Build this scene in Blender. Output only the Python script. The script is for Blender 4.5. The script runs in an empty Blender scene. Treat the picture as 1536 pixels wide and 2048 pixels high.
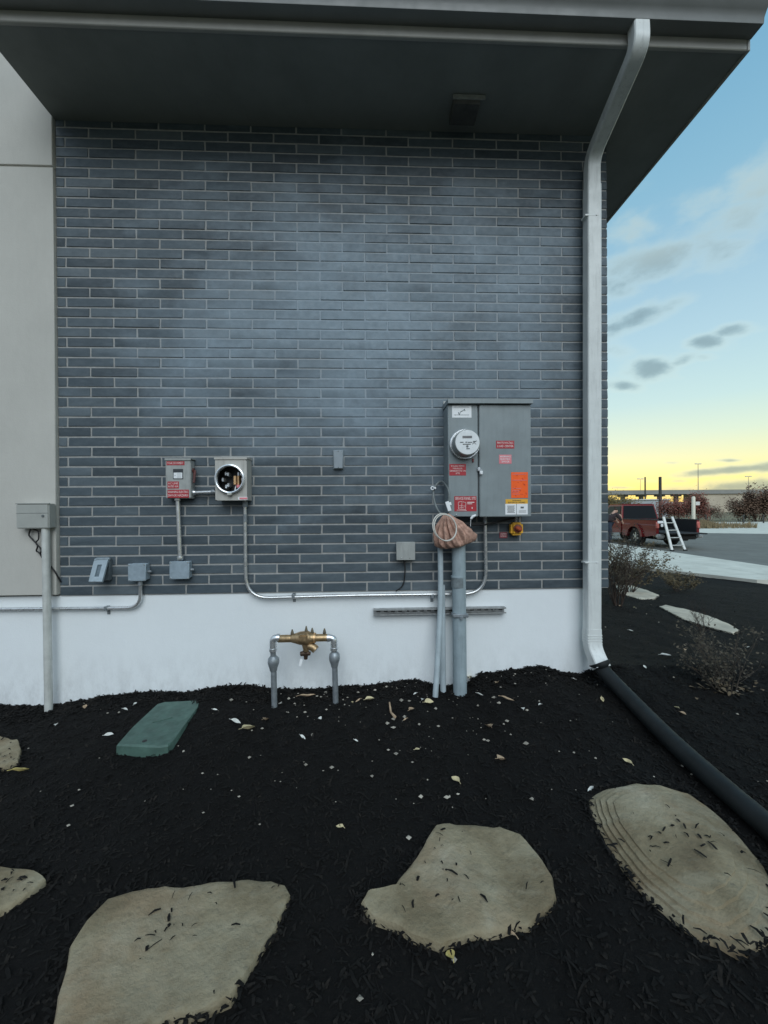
import bpy, bmesh, math, random
from mathutils import Vector, Matrix, noise
R = random.Random(7)
S = bpy.context.scene
COL = S.collection
# ------------------------------------------------------------------ camera
F_PX, CAM_H, CAM_D = 769.0, 1.21, 2.637
YAW, PITCH, ROLL = 0.03737, 0.00404, 0.00713
CAM = Vector((0, -CAM_D, CAM_H))
FW = Vector((math.sin(YAW)*math.cos(PITCH), math.cos(YAW)*math.cos(PITCH), -math.sin(PITCH)))
_r = Vector((math.cos(YAW), -math.sin(YAW), 0)); _u = _r.cross(FW)
RT = _r*math.cos(ROLL) - _u*math.sin(ROLL)
UP = _u*math.cos(ROLL) + _r*math.sin(ROLL)
cd = bpy.data.cameras.new('camera'); cam = bpy.data.objects.new('camera', cd); COL.objects.link(cam)
cd.sensor_fit = 'HORIZONTAL'; cd.sensor_width = 36; cd.lens = 36*F_PX/1536
cd.clip_start = .05; cd.clip_end = 3000
m = Matrix((RT, UP, -FW)).transposed().to_4x4(); m.translation = CAM
cam.matrix_world = m
S.camera = cam
# ------------------------------------------------------------------ view, sky, sun
S.view_settings.view_transform = 'Standard'; S.view_settings.look = 'None'
S.view_settings.gamma = 1; S.view_settings.use_curve_mapping = False
S.view_settings.exposure = 0.25
S.cycles.use_denoising = True
S.cycles.max_bounces = 6

def ray(px, py): return FW + RT*((px-768)/F_PX) - UP*((py-1024)/F_PX)
def srgb(r, g, b):
    f = lambda c: c/12.92 if c <= .04045 else ((c+.055)/1.055)**2.4
    return (f(r/255), f(g/255), f(b/255), 1)

SUN_AZ = YAW + math.radians(31)          # from +Y towards +X, just beyond the wall corner
SUN_EL = math.radians(2.0)
SUN_DIR = Vector((math.sin(SUN_AZ)*math.cos(SUN_EL), math.cos(SUN_AZ)*math.cos(SUN_EL), math.sin(SUN_EL)))
SKY_GAIN, EAST_GAIN = .96, 1.45
world = bpy.data.worlds.new("World"); S.world = world; world.use_nodes = True
nt = world.node_tree; nt.nodes.clear()
def N(t, **k):
    n = nt.nodes.new(t)
    for a, b in k.items(): setattr(n, a, b)
    return n
def L(a, b): nt.links.new(a, b)
def mth(op, a, b=None, c=None, clamp=False):
    n = N('ShaderNodeMath', operation=op, use_clamp=clamp)
    for i, v in enumerate((a, b, c)):
        if v is None: continue
        if isinstance(v, (int, float)): n.inputs[i].default_value = v
        else: L(v, n.inputs[i])
    return n.outputs[0]
def vdot(a, v):
    n = N('ShaderNodeVectorMath', operation='DOT_PRODUCT'); L(a, n.inputs[0]); n.inputs[1].default_value = v
    return n.outputs['Value']
def mixc(f, a, b, bt='MIX'):
    n = N('ShaderNodeMix', data_type='RGBA', blend_type=bt)
    for i, v in ((0, f), (6, a), (7, b)):
        if isinstance(v, (int, float)): n.inputs[i].default_value = v
        elif isinstance(v, tuple): n.inputs[i].default_value = v
        else: L(v, n.inputs[i])
    return n.outputs[2]
def ramp(f, stops):
    n = N('ShaderNodeValToRGB'); L(f, n.inputs[0]); e = n.color_ramp.elements
    while len(e) < len(stops): e.new(.5)
    for i, (p, c) in enumerate(stops): e[i].position = p; e[i].color = c if len(c) == 4 else srgb(*c)
    return n.outputs[0]
def sstep(v, a, b):
    n = N('ShaderNodeMapRange', interpolation_type='SMOOTHSTEP'); L(v, n.inputs[0])
    n.inputs[1].default_value = a; n.inputs[2].default_value = b
    return n.outputs[0]
tc = N('ShaderNodeTexCoord'); D_ = tc.outputs['Generated']
zc = mth('MAXIMUM', vdot(D_, (0, 0, 1)), 0.0)
sun_side = sstep(vdot(D_, (math.sin(SUN_AZ), math.cos(SUN_AZ), 0)), -.75, .75)
west = ramp(zc, [(0, (246, 222, 138)), (.026, (252, 233, 136)), (.058, (250, 241, 158)), (.10, (237, 240, 190)), (.152, (214, 234, 213)),
                 (.22, (192, 223, 224)), (.34, (172, 207, 222)), (.45, (155, 193, 214)), (.56, (134, 182, 207)), (.68, (116, 169, 200)), (1, (132, 168, 190))])
east = ramp(zc, [(0, (104, 108, 118)), (.15, (116, 124, 136)), (.35, (140, 154, 167)), (.62, (158, 176, 192)), (1, (140, 168, 190))])
eg = N('ShaderNodeVectorMath', operation='SCALE'); L(east, eg.inputs[0]); eg.inputs['Scale'].default_value = EAST_GAIN
base = mixc(sun_side, eg.outputs[0], west)
sky = N('ShaderNodeTexSky', sky_type='NISHITA', sun_disc=False, sun_elevation=SUN_EL, sun_rotation=SUN_AZ)
nis = N('ShaderNodeVectorMath', operation='SCALE'); L(sky.outputs[0], nis.inputs[0]); nis.inputs['Scale'].default_value = .1
base = mixc(.06, base, nis.outputs[0])
# clouds: small broken puffs (explicit ones where the photograph has them, thin scattered ones elsewhere)
wp = N('ShaderNodeTexNoise'); wp.inputs['Scale'].default_value = 17; wp.inputs['Detail'].default_value = 6; wp.inputs['Roughness'].default_value = .55
mp = N('ShaderNodeMapping'); mp.inputs['Scale'].default_value = (1, 1, 1.9); L(D_, mp.inputs[0]); L(mp.outputs[0], wp.inputs['Vector'])
edge = wp.outputs['Fac']
dens = None
# (px, py, half-width, half-height, tilt, strength)
for (px, py, a, b, tl, st) in [(1290, 530, 78, 36, -.25, 1), (1236, 560, 50, 40, 0, .75), (1262, 640, 80, 22, -.35, .9), (1310, 628, 48, 12, -.3, .6),
        (1412, 684, 36, 14, -.05, .95), (1466, 660, 34, 15, -.2, .85), (1304, 738, 38, 22, -.15, 1), (1360, 722, 30, 12, -.3, .75),
        (1245, 772, 36, 13, .1, .8), (1406, 714, 20, 8, 0, .6), (1236, 700, 30, 20, 0, .5), (1410, 405, 55, 26, -.3, .62),
        (1480, 440, 80, 40, -.4, .78), (1435, 500, 50, 34, 0, .8), (1515, 370, 60, 40, -.3, .75), (1260, 460, 60, 34, 0, .6),
        (1480, 938, 110, 9, -.1, 1), (1420, 944, 60, 8, -.05, .9), (1560, 930, 70, 14, -.08, 1), (1520, 972, 130, 17, -.06, 1), (1420, 976, 80, 9, -.04, .7),
        (1460, 921, 24, 4, 0, .7), (1342, 926, 16, 4, 0, .6), (1300, 962, 34, 5, 0, .55), (1246, 975, 24, 3, 0, .7), (1360, 962, 20, 4, 0, .6)]:
    c = ray(px, py).normalized(); e1 = (RT*math.cos(tl) - UP*math.sin(tl)); e1 = (e1 - c*e1.dot(c)).normalized(); e2 = c.cross(e1)
    pl = (Vector((px-768, py-1024, 0)).length/F_PX); k = 1/(1+pl*pl)**.5
    cc = vdot(D_, c)
    u = mth('DIVIDE', mth('DIVIDE', vdot(D_, e1), cc), a/F_PX*k)
    v = mth('DIVIDE', mth('DIVIDE', vdot(D_, e2), cc), b/F_PX*k)
    r2 = mth('ADD', mth('MULTIPLY', u, u), mth('MULTIPLY', v, v))
    g = mth('MULTIPLY', mth('POWER', 2.718, mth('MULTIPLY', r2, -.7)), mth('MULTIPLY', sstep(cc, .3, .5), st))
    dens = g if dens is None else mth('MAXIMUM', dens, g)
bigc = N('ShaderNodeTexNoise'); bigc.inputs['Scale'].default_value = 5; bigc.inputs['Detail'].default_value = 4
mp2 = N('ShaderNodeMapping'); mp2.inputs['Scale'].default_value = (1, 1, 2.2); mp2.inputs['Location'].default_value = (3.1, .4, 1.7); L(D_, mp2.inputs[0]); L(mp2.outputs[0], bigc.inputs['Vector'])
gen = mth('MULTIPLY', sstep(bigc.outputs['Fac'], .56, .75), .5)
dens = mth('MAXIMUM', dens, gen)
cov = sstep(mth('ADD', dens, mth('MULTIPLY', mth('SUBTRACT', edge, .5), 1.15)), .18, 1.05)
cloud_col = ramp(cov, [(0, (226, 232, 214)), (.35, (196, 212, 206)), (.8, (140, 164, 170)), (1, (124, 148, 156))])
cloud_col = mixc(mth('MULTIPLY', sstep(zc, .40, .56), .8), cloud_col, (*srgb(204, 214, 204)[:3], 1))
final = mixc(mth('MULTIPLY', cov, .72), base, cloud_col)
bg = N('ShaderNodeBackground'); L(final, bg.inputs[0]); bg.inputs[1].default_value = SKY_GAIN
wo = N('ShaderNodeOutputWorld'); L(bg.outputs[0], wo.inputs[0])
world.cycles.sampling_method = 'MANUAL'; world.cycles.sample_map_resolution = 512

sl = bpy.data.lights.new('sky_fill', 'SUN'); so = bpy.data.objects.new('sky_fill', sl); COL.objects.link(so)
# added fill lamp opposite the sunset; stands for the broad bright sky overhead, in front of the wall: very soft, so only the deep recesses and the eave shade the wall
KEY_AZ, KEY_EL = math.radians(172), math.radians(39)
KEY_DIR = Vector((math.sin(KEY_AZ)*math.cos(KEY_EL), math.cos(KEY_AZ)*math.cos(KEY_EL), math.sin(KEY_EL)))
sl.energy = 1.42; sl.angle = math.radians(48); sl.color = (.92, .975, 1)
so.rotation_euler = KEY_DIR.to_track_quat('Z', 'Y').to_euler(); so.location = KEY_DIR*60

# ------------------------------------------------------------------ geometry helpers
def onwall(px, py, y=0.0):
    d = ray(px, py); return CAM + d*((y+CAM_D)/d.y)
def onz(px, py, z=0.0):
    d = ray(px, py); return CAM + d*((z-CAM_H)/d.z)
_F0 = Vector((math.sin(YAW), math.cos(YAW), 0)); _R0 = Vector((math.cos(YAW), -math.sin(YAW), 0))
def cf(X, Z, z): return Vector((CAM.x, CAM.y, 0)) + _R0*X + _F0*Z + Vector((0, 0, z))      # metres right of / ahead of the photographer
def far(px, Z, z): return cf((px-768)/F_PX*Z, Z, z)
def hz(px): return 1021 - ROLL*(px-768)
def farp(px, py, Z): return far(px, Z, CAM_H + (hz(px)-py)/F_PX*Z)

class MB:
    def __init__(s): s.v = []; s.f = []
    def add(s, vs, fs):
        o = len(s.v); s.v += [Vector(v) for v in vs]; s.f += [tuple(i+o for i in f) for f in fs]; return s
    def box(s, x0, x1, y0, y1, z0, z1, bev=0, mtx=None, seg=1):
        x0, x1 = sorted((x0, x1)); y0, y1 = sorted((y0, y1)); z0, z1 = sorted((z0, z1))
        vs = [(x, y, z) for z in (z0, z1) for y in (y0, y1) for x in (x0, x1)]
        fs = [(0, 2, 3, 1), (4, 5, 7, 6), (0, 1, 5, 4), (2, 6, 7, 3), (0, 4, 6, 2), (1, 3, 7, 5)]
        if bev:
            bm = bmesh.new(); bv = [bm.verts.new(v) for v in vs]
            for f in fs: bm.faces.new([bv[i] for i in f])
            bmesh.ops.bevel(bm, geom=bm.edges[:], offset=bev, segments=seg, affect='EDGES')
            bm.verts.index_update(); vs = [v.co.copy() for v in bm.verts]; fs = [tuple(v.index for v in f.verts) for f in bm.faces]; bm.free()
        if mtx: vs = [mtx @ Vector(v) for v in vs]
        return s.add(vs, fs)
    def tube(s, path, r, n=12, cap=True, sx=1, sy=1):
        path = [Vector(p) for p in path]; rs = r if isinstance(r, (list, tuple)) else [r]*len(path)
        t0 = (path[1]-path[0]).normalized(); a = Vector((0, 0, 1)) if abs(t0.z) < .9 else Vector((0, 1, 0))
        nx = a.cross(t0).normalized(); vs = []; fs = []
        for i, p in enumerate(path):
            t = (path[min(i+1, len(path)-1)] - path[max(i-1, 0)]).normalized()
            nx = (nx - t*nx.dot(t)).normalized(); ny = t.cross(nx)
            for k in range(n):
                q = 2*math.pi*k/n; vs.append(p + nx*(math.cos(q)*rs[i]*sx) + ny*(math.sin(q)*rs[i]*sy))
        for i in range(len(path)-1):
            for k in range(n):
                k2 = (k+1) % n; fs.append((i*n+k, i*n+k2, (i+1)*n+k2, (i+1)*n+k))
        if cap: fs.append(tuple(reversed(range(n)))); fs.append(tuple((len(path)-1)*n+k for k in range(n)))
        return s.add(vs, fs)
    def rect_tube(s, path, w, d, side=Vector((1, 0, 0)), bev=.006):
        path = [Vector(p) for p in path]; vs = []; fs = []
        hw, hd = w/2, d/2
        prof = [(-hw+bev, -hd), (hw-bev, -hd), (hw, -hd+bev), (hw, hd-bev), (hw-bev, hd), (-hw+bev, hd), (-hw, hd-bev), (-hw, -hd+bev)]
        n = len(prof)
        for i, p in enumerate(path):
            t = (path[min(i+1, len(path)-1)] - path[max(i-1, 0)]).normalized()
            sd = (side - t*side.dot(t)).normalized(); od = t.cross(sd)
            for a, b in prof: vs.append(p + sd*a + od*b)
        for i in range(len(path)-1):
            for k in range(n): fs.append((i*n+k, i*n+(k+1) % n, (i+1)*n+(k+1) % n, (i+1)*n+k))
        fs.append(tuple(reversed(range(n)))); fs.append(tuple((len(path)-1)*n+k for k in range(n)))
        return s.add(vs, fs)
    def lathe(s, prof, o, ax=(0, 0, 1), n=24, cap=True):
        ax = Vector(ax).normalized(); a = Vector((0, 0, 1)) if abs(ax.z) < .9 else Vector((1, 0, 0))
        nx = a.cross(ax).normalized(); ny = ax.cross(nx); o = Vector(o); vs = []; fs = []
        for r, h in prof:
            for k in range(n):
                q = 2*math.pi*k/n; vs.append(o + ax*h + nx*(math.cos(q)*r) + ny*(math.sin(q)*r))
        for i in range(len(prof)-1):
            for k in range(n): fs.append((i*n+k, i*n+(k+1) % n, (i+1)*n+(k+1) % n, (i+1)*n+k))
        if cap: fs.append(tuple(reversed(range(n)))); fs.append(tuple((len(prof)-1)*n+k for k in range(n)))
        return s.add(vs, fs)
    def prism(s, pts, ext):
        pts = [Vector(p) for p in pts]; n = len(pts); ext = Vector(ext)
        return s.add(pts + [p+ext for p in pts], [tuple(range(n)), tuple(reversed(range(n, 2*n)))] + [(i, i+n, (i+1) % n+n, (i+1) % n) for i in range(n)])
    def poly(s, pts): return s.add(pts, [tuple(range(len(pts)))])
    def ring(s, c, ax, R0, r, n=24, m_=8, ex=1.0, up=None):
        ax = Vector(ax).normalized(); a = Vector(up) if up else (Vector((0, 0, 1)) if abs(ax.z) < .9 else Vector((1, 0, 0)))
        nx = a.cross(ax).normalized(); ny = ax.cross(nx); c = Vector(c); vs = []; fs = []
        for k in range(n):
            q = 2*math.pi*k/n; d = nx*math.cos(q)*ex + ny*math.sin(q)
            for j in range(m_):
                w = 2*math.pi*j/m_; vs.append(c + d*R0 + d.normalized()*(math.cos(w)*r) + ax*(math.sin(w)*r))
        for k in range(n):
            for j in range(m_): fs.append((k*m_+j, ((k+1) % n)*m_+j, ((k+1) % n)*m_+(j+1) % m_, k*m_+(j+1) % m_))
        return s.add(vs, fs)
    def mesh(s, name, mat, off=Vector(), flat=False, fix=True, ang=40):
        me = bpy.data.meshes.new(name); me.from_pydata([v-off for v in s.v], [], s.f)
        if fix:
            bm = bmesh.new(); bm.from_mesh(me); bmesh.ops.recalc_face_normals(bm, faces=bm.faces); bm.to_mesh(me); bm.free()
        if not flat:
            me.polygons.foreach_set('use_smooth', [True]*len(me.polygons)); me.set_sharp_from_angle(angle=math.radians(ang))
        me.materials.append(mat); return me
    def build(s, name, mat, parent=None, label=None, kind=None, **k):
        off = Vector(); p = parent
        while p is not None: off = off + p.location; p = p.parent
        loc = Vector()
        if parent is None and k.pop('centre', True) and s.v:
            zs = min(v.z for v in s.v); loc = sum(s.v, Vector())/len(s.v); loc.z = zs; off = loc
        else: k.pop('centre', None)
        o = bpy.data.objects.new(name, s.mesh(name, mat, off, **k)); o.location = loc; COL.objects.link(o); o.parent = parent
        if label: o['label'] = label
        if kind: o['kind'] = kind
        return o
def tag(o, label, cat, group=None):
    o['label'] = label; o['category'] = cat
    if group: o['group'] = group
    return o
def thing(name, loc, label, cat, group=None):
    o = bpy.data.objects.new(name, None); o.empty_display_size = .1; o.location = loc; COL.objects.link(o)
    return tag(o, label, cat, group)
def fillet(pts, r, n=7):
    pts = [Vector(p) for p in pts]; out = [pts[0]]
    for i in range(1, len(pts)-1):
        a, b, c = pts[i-1], pts[i], pts[i+1]; d1 = (a-b); d2 = (c-b); l = min(r, d1.length*.49, d2.length*.49)
        p1 = b + d1.normalized()*l; p2 = b + d2.normalized()*l
        for k in range(n+1):
            t = k/n; out.append(p1*(1-t)**2 + b*2*t*(1-t) + p2*t*t)
    out.append(pts[-1]); return out
def spline(pts, n=8):
    pts = [Vector(p) for p in pts]; P = [pts[0]*2-pts[1]] + pts + [pts[-1]*2-pts[-2]]; out = []
    for i in range(1, len(P)-2):
        for k in range(n):
            t = k/n; a, b, c, d = P[i-1:i+3]
            out.append(.5*((2*b) + (c-a)*t + (2*a-5*b+4*c-d)*t*t + (3*b-a-3*c+d)*t**3))
    out.append(pts[-1]); return out

# ------------------------------------------------------------------ materials
class M_:
    def __init__(s, name, col=(.5, .5, .5), rough=.6, metal=0, spec=.5):
        s.m = bpy.data.materials.new(name); s.m.use_nodes = True; s.t = s.m.node_tree
        s.b = s.t.nodes['Principled BSDF']; s.b.inputs['Base Color'].default_value = (*col, 1); s.b.inputs['Roughness'].default_value = rough
        s.b.inputs['Metallic'].default_value = metal; s.b.inputs['Specular IOR Level'].default_value = spec
    def n(s, t, **k):
        n = s.t.nodes.new(t)
        for a, b in k.items(): setattr(n, a, b)
        return n
    def l(s, a, b): s.t.links.new(a, b)
    def pos(s):
        if not hasattr(s, '_p'): s._p = s.n('ShaderNodeNewGeometry').outputs['Position']
        return s._p
    def noise(s, scale, detail=4, rough=.55, vec=None, stretch=None):
        n = s.n('ShaderNodeTexNoise'); n.inputs['Scale'].default_value = scale; n.inputs['Detail'].default_value = detail; n.inputs['Roughness'].default_value = rough
        v = vec or s.pos()
        if stretch:
            mpn = s.n('ShaderNodeMapping'); mpn.inputs['Scale'].default_value = stretch; s.l(v, mpn.inputs[0]); v = mpn.outputs[0]
        s.l(v, n.inputs['Vector']); return n.outputs['Fac']
    def ramp(s, f, stops):
        n = s.n('ShaderNodeValToRGB'); s.l(f, n.inputs[0]); e = n.color_ramp.elements
        while len(e) < len(stops): e.new(.5)
        for i, (p, c) in enumerate(stops): e[i].position = p; e[i].color = (*c, 1) if not isinstance(c, (int, float)) else (c, c, c, 1)
        return n.outputs[0]
    def mix(s, f, a, b, bt='MIX'):
        n = s.n('ShaderNodeMix', data_type='RGBA', blend_type=bt)
        for i, v in ((0, f), (6, a), (7, b)):
            if isinstance(v, (int, float)): n.inputs[i].default_value = v
            elif isinstance(v, tuple): n.inputs[i].default_value = (*v, 1)
            else: s.l(v, n.inputs[i])
        return n.outputs[2]
    def math(s, op, a, b=0):
        n = s.n('ShaderNodeMath', operation=op)
        for i, v in enumerate((a, b)):
            if isinstance(v, (int, float)): n.inputs[i].default_value = v
            else: s.l(v, n.inputs[i])
        return n.outputs[0]
    def col(s, c): s.l(c, s.b.inputs['Base Color']); return s
    def rgh(s, c): s.l(c, s.b.inputs['Roughness']); return s
    def bump(s, h, dist=.002, st=.5):
        n = s.n('ShaderNodeBump'); n.inputs['Distance'].default_value = dist; n.inputs['Strength'].default_value = st
        s.l(h, n.inputs['Height']); s.l(n.outputs[0], s.b.inputs['Normal']); return s
def grain(name, c, rough=.5, metal=0, amt=.25, sc=18, bump=.0006, bsc=160, spec=.5, wear=0):
    a = M_(name, c, rough, metal, spec); n1 = a.noise(sc, 5, .6)
    lo = tuple(x*(1-amt) for x in c); hi = tuple(min(1, x*(1+amt)) for x in c)
    cc = a.ramp(n1, [(.3, lo), (.7, hi)])
    if wear:
        st = a.math('MULTIPLY', a.ramp(a.noise(9, 5, .65, stretch=(5, 5, .5)), [(.5, 0.0), (.72, 1.0)]), wear)
        cc = a.mix(st, cc, tuple(x*.45 for x in c))
        cc = a.mix(a.math('MULTIPLY', a.ramp(a.noise(46, 4, .75), [(.63, 0.0), (.72, 1.0)]), wear), cc, (.22, .17, .12))
    a.col(cc)
    a.rgh(a.ramp(a.noise(sc*2.3, 3), [(.3, max(.05, rough-.1)), (.7, min(1, rough+.12))]))
    if bump: a.bump(a.noise(bsc, 3), bump, .5)
    return a.m

BL, BC = .305, .06624                    # brick length and course with their joints
X0, Z0 = -1.8514, 1.06724+CAM_H
def painted_haze(a):  # mask for the bright haze painted over the middle of the wall
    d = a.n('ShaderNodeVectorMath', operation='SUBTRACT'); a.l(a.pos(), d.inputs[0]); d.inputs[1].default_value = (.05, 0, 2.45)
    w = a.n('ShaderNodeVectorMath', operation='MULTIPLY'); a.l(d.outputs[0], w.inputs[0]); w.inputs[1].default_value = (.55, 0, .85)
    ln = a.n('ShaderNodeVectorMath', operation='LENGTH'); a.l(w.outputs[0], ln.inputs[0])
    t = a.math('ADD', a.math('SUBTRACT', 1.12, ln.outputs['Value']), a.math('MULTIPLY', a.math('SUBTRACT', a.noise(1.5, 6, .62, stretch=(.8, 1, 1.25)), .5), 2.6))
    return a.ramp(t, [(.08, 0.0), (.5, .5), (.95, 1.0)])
def brick_mat():
    a = M_('slate_brick', (.11, .12, .135), .62); p = a.pos()
    sx = a.n('ShaderNodeSeparateXYZ'); a.l(p, sx.inputs[0])
    row = a.math('FLOOR', a.math('ADD', a.math('DIVIDE', a.math('SUBTRACT', sx.outputs[2], Z0), BC), .5))
    odd = a.math('MULTIPLY', a.math('FLOORED_MODULO', row, 2.0), .5)
    along = a.math('ADD', sx.outputs[0], sx.outputs[1])
    colm = a.math('FLOOR', a.math('SUBTRACT', a.math('DIVIDE', a.math('SUBTRACT', along, X0), BL), odd))
    cb = a.n('ShaderNodeCombineXYZ'); a.l(colm, cb.inputs[0]); a.l(row, cb.inputs[1])
    wn = a.n('ShaderNodeTexWhiteNoise', noise_dimensions='2D'); a.l(cb.outputs[0], wn.inputs['Vector'])
    c1 = a.ramp(wn.outputs['Value'], [(0, (.022, .031, .038)), (.14, (.044, .060, .073)), (.55, (.066, .090, .108)), (.88, (.100, .130, .150)), (1, (.14, .168, .185))])
    c1 = a.mix(.52, c1, a.ramp(a.noise(9, 6, .65, stretch=(1, 1, 3)), [(.25, (.035, .048, .059)), (.5, (.067, .09, .107)), (.75, (.12, .147, .165))]))
    # painted light: the hazy, brighter wall centre put into the brick colour
    haze = a.math('MULTIPLY', painted_haze(a), a.ramp(a.noise(14, 4, .7), [(.2, .45), (.8, 1.0)]))
    c1 = a.mix(a.math('MULTIPLY', haze, .8), c1, (.285, .365, .43))
    a.col(c1); a.rgh(a.ramp(a.noise(30, 3), [(.3, .5), (.7, .75)]))
    a.bump(a.math('ADD', a.noise(70, 5, .7), a.math('MULTIPLY', a.noise(320, 2), .5)), .0022, .6); return a.m
def mortar_mat():
    a = M_('mortar', (.3, .3, .29), .95)
    a.col(a.mix(a.math('MULTIPLY', painted_haze(a), .85), a.ramp(a.noise(25, 6, .7), [(.25, (.25, .255, .25)), (.75, (.40, .40, .385))]), (.30, .37, .43)))  # joints take the same painted brightness as the bricks
    a.bump(a.noise(240, 4, .7), .003, .8); return a.m
def stucco_mat(name, c, v=1.0):
    a = M_(name, c, .9)
    n = a.mix(.5, a.ramp(a.noise(1.7, 5, .6), [(.3, tuple(x*(1-.14*v) for x in c)), (.7, tuple(min(1, x*(1+.06*v)) for x in c))]),
              a.ramp(a.noise(22, 5, .7, stretch=(1.6, 1.6, .5)), [(.25, tuple(x*(1-.1*v) for x in c)), (.7, c)]))
    sx = a.n('ShaderNodeSeparateXYZ'); a.l(a.pos(), sx.inputs[0])
    dirt = a.math('MULTIPLY', a.ramp(sx.outputs[2], [(.0, 1.0), (.12, .5), (.30, 0.0)]), a.ramp(a.noise(9, 6, .75, stretch=(1.5, 1, .7)), [(.42, 0.0), (.72, 1.0)]))
    n = a.mix(a.math('MULTIPLY', dirt, .3), n, (.14, .13, .12))
    a.col(n); a.bump(a.math('ADD', a.noise(120, 5, .75), a.math('MULTIPLY', a.noise(14, 2), .8)), .0022, .5); return a.m
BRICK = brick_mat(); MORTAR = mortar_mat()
STUCCO = stucco_mat('pale_stucco', (.51, .50, .46)); PAINT = stucco_mat('white_foundation_paint', (.78, .82, .835), .45)
SOFF = grain('soffit_board', (.235, .25, .24), .8, 0, .1, 4, .0004)
TRIM = grain('fascia_metal', (.36, .355, .33), .5, 0, .1, 6, .0003)
GUT = grain('gutter_metal', (.19, .20, .195), .42, 0, .08, 6, .0003)
SPOUT = grain('downspout_paint', (.66, .69, .675), .38, 0, .07, 8, .0003, wear=.38)
GREYBOX = grain('grey_enamel', (.225, .262, .272), .42, 0, .13, 5, .0003, 260, wear=.18)
GREYDK = grain('grey_enamel_dark', (.11, .125, .13), .5, 0, .1)
LTBOX = grain('galvanised_grey', (.37, .385, .37), .45, .15, .12, 14, .0003, wear=.38)
BEIGE = grain('beige_grey_enamel', (.47, .46, .425), .45, .1, .08, 9, .0003, wear=.38)
PVC = grain('pvc_grey', (.30, .37, .40), .45, 0, .12, 10, .0003, wear=.38)
PVCL = grain('pvc_pale_grey', (.40, .47, .50), .5, 0, .14, 8, .0004, wear=.38)
STEELP = grain('post_paint', (.54, .555, .53), .5, .1, .15, 12, wear=.38)
EMT = grain('zinc_conduit', (.62, .63, .63), .32, .75, .12, 20, .0002)
GALV = grain('galvanised_pipe', (.27, .30, .32), .45, .5, .25, 25, wear=.38)
CHROME = grain('bright_fitting', (.75, .78, .8), .25, .8, .1, 20, .0002)
BRASS = grain('aged_brass', (.40, .285, .16), .42, .75, .35, 45, .001)
BRASSD = grain('dark_bronze', (.07, .045, .03), .5, .5, .3, 40)
COPPER = grain('copper_lug', (.75, .48, .25), .35, .6, .2, 40)
BLACKR = grain('black_rubber', (.011, .014, .015), .62, 0, .25, 10, .0008, 90, .3, wear=.12)
BLACK = grain('black_plastic', (.015, .015, .016), .5, 0, .2)
RED = grain('red_sticker', (.40, .025, .035), .45, 0, .12, 12, 0)
PINK = grain('faded_pink_sticker', (.72, .22, .25), .5, 0, .12, 12, 0)
ORANGE = grain('orange_sticker', (1.0, .125, .012), .35, 0, .06, 16, 0)
YELLOW = grain('yellow_plastic', (.80, .43, .035), .45, 0, .12, 14)
WHITE = grain('white_print', (.80, .82, .83), .5, 0, .05, 12, 0)
PRINT = grain('pink_white_print', (.78, .60, .58), .55, 0, .05, 12, 0)
INK = grain('dark_ink', (.04, .045, .05), .6, 0, .1, 12, 0)
PAPER = grain('brown_wrap', (.46, .28, .215), .85, 0, .45, 34, .003, 60)
TAGW = grain('white_tag', (.82, .84, .85), .5, 0, .04)
GREEN = grain('green_box_plastic', (.056, .108, .088), .6, 0, .3, 14, .001, 60)
LEAF = grain('pale_dry_leaf', (.56, .48, .29), .75, 0, .25, 30, .0008, 120)
LEAFB = grain('brown_dry_leaf', (.40, .29, .19), .8, 0, .3, 30, .0008, 120)
PALEW = grain('bleached_chip', (.62, .62, .58), .8, 0, .2, 40)
TWIG = grain('twig_bark', (.055, .038, .03), .9, 0, .3, 40)
TWIGG = grain('grey_twig', (.06, .05, .04), .9, 0, .3, 40)
def stone_mat():
    a = M_('flagstone', (.24, .225, .19), .85)
    c = a.ramp(a.noise(3.4, 7, .62), [(.25, (.105, .078, .043)), (.43, (.195, .158, .094)), (.56, (.275, .235, .152)), (.75, (.43, .395, .30))])
    c = a.mix(a.ramp(a.noise(1.6, 5, .6), [(.5, 0.0), (.7, .75)]), c, (.25, .165, .095))
    c = a.mix(a.ramp(a.noise(38, 5, .7), [(.60, 0.0), (.74, .6)]), c, (.09, .08, .065)); c = a.mix(a.ramp(a.noise(2.6, 6, .7, stretch=(1, 2.2, 1)), [(.50, 0.0), (.6, .4), (.70, 0.0)]), c, (.31, .285, .205))
    a.col(c); a.bump(a.math('ADD', a.noise(26, 7, .7), a.math('MULTIPLY', a.noise(5, 4), 2.0)), .013, .9); return a.m
STONE = stone_mat(); STONE_GLOW = grain('sky_glow_flagstone', (.50, .45, .36), .85, 0, .2, 5, .004, 40)  # brighter stone for the far slabs: low sky glow put into its colour
def mulch_mat():
    a = M_('black_mulch', (.012, .011, .010), .95, 0, .25)
    a.col(a.ramp(a.noise(55, 6, .75), [(.3, (.0022, .0022, .0022)), (.55, (.006, .0055, .005)), (.78, (.018, .015, .012))]))
    a.bump(a.math('ADD', a.noise(90, 6, .8), a.noise(30, 4, .7)), .02, 1.0); return a.m
MULCH = mulch_mat()
def chip_mat():
    a = M_('mulch_shreds', (.014, .012, .010), .9, 0, .25)
    a.col(a.ramp(a.noise(16, 3, .8), [(.28, (.003, .003, .0028)), (.55, (.007, .0063, .0055)), (.68, (.019, .016, .013)), (.8, (.042, .034, .027))])); return a.m
CHIP = chip_mat()
CONC = grain('pale_concrete', (.56, .555, .49), .85, 0, .14, 2.2, .002, 60)
ASPH = grain('asphalt', (.14, .142, .13), .9, 0, .16, 1.4, .003, 80)

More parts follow.
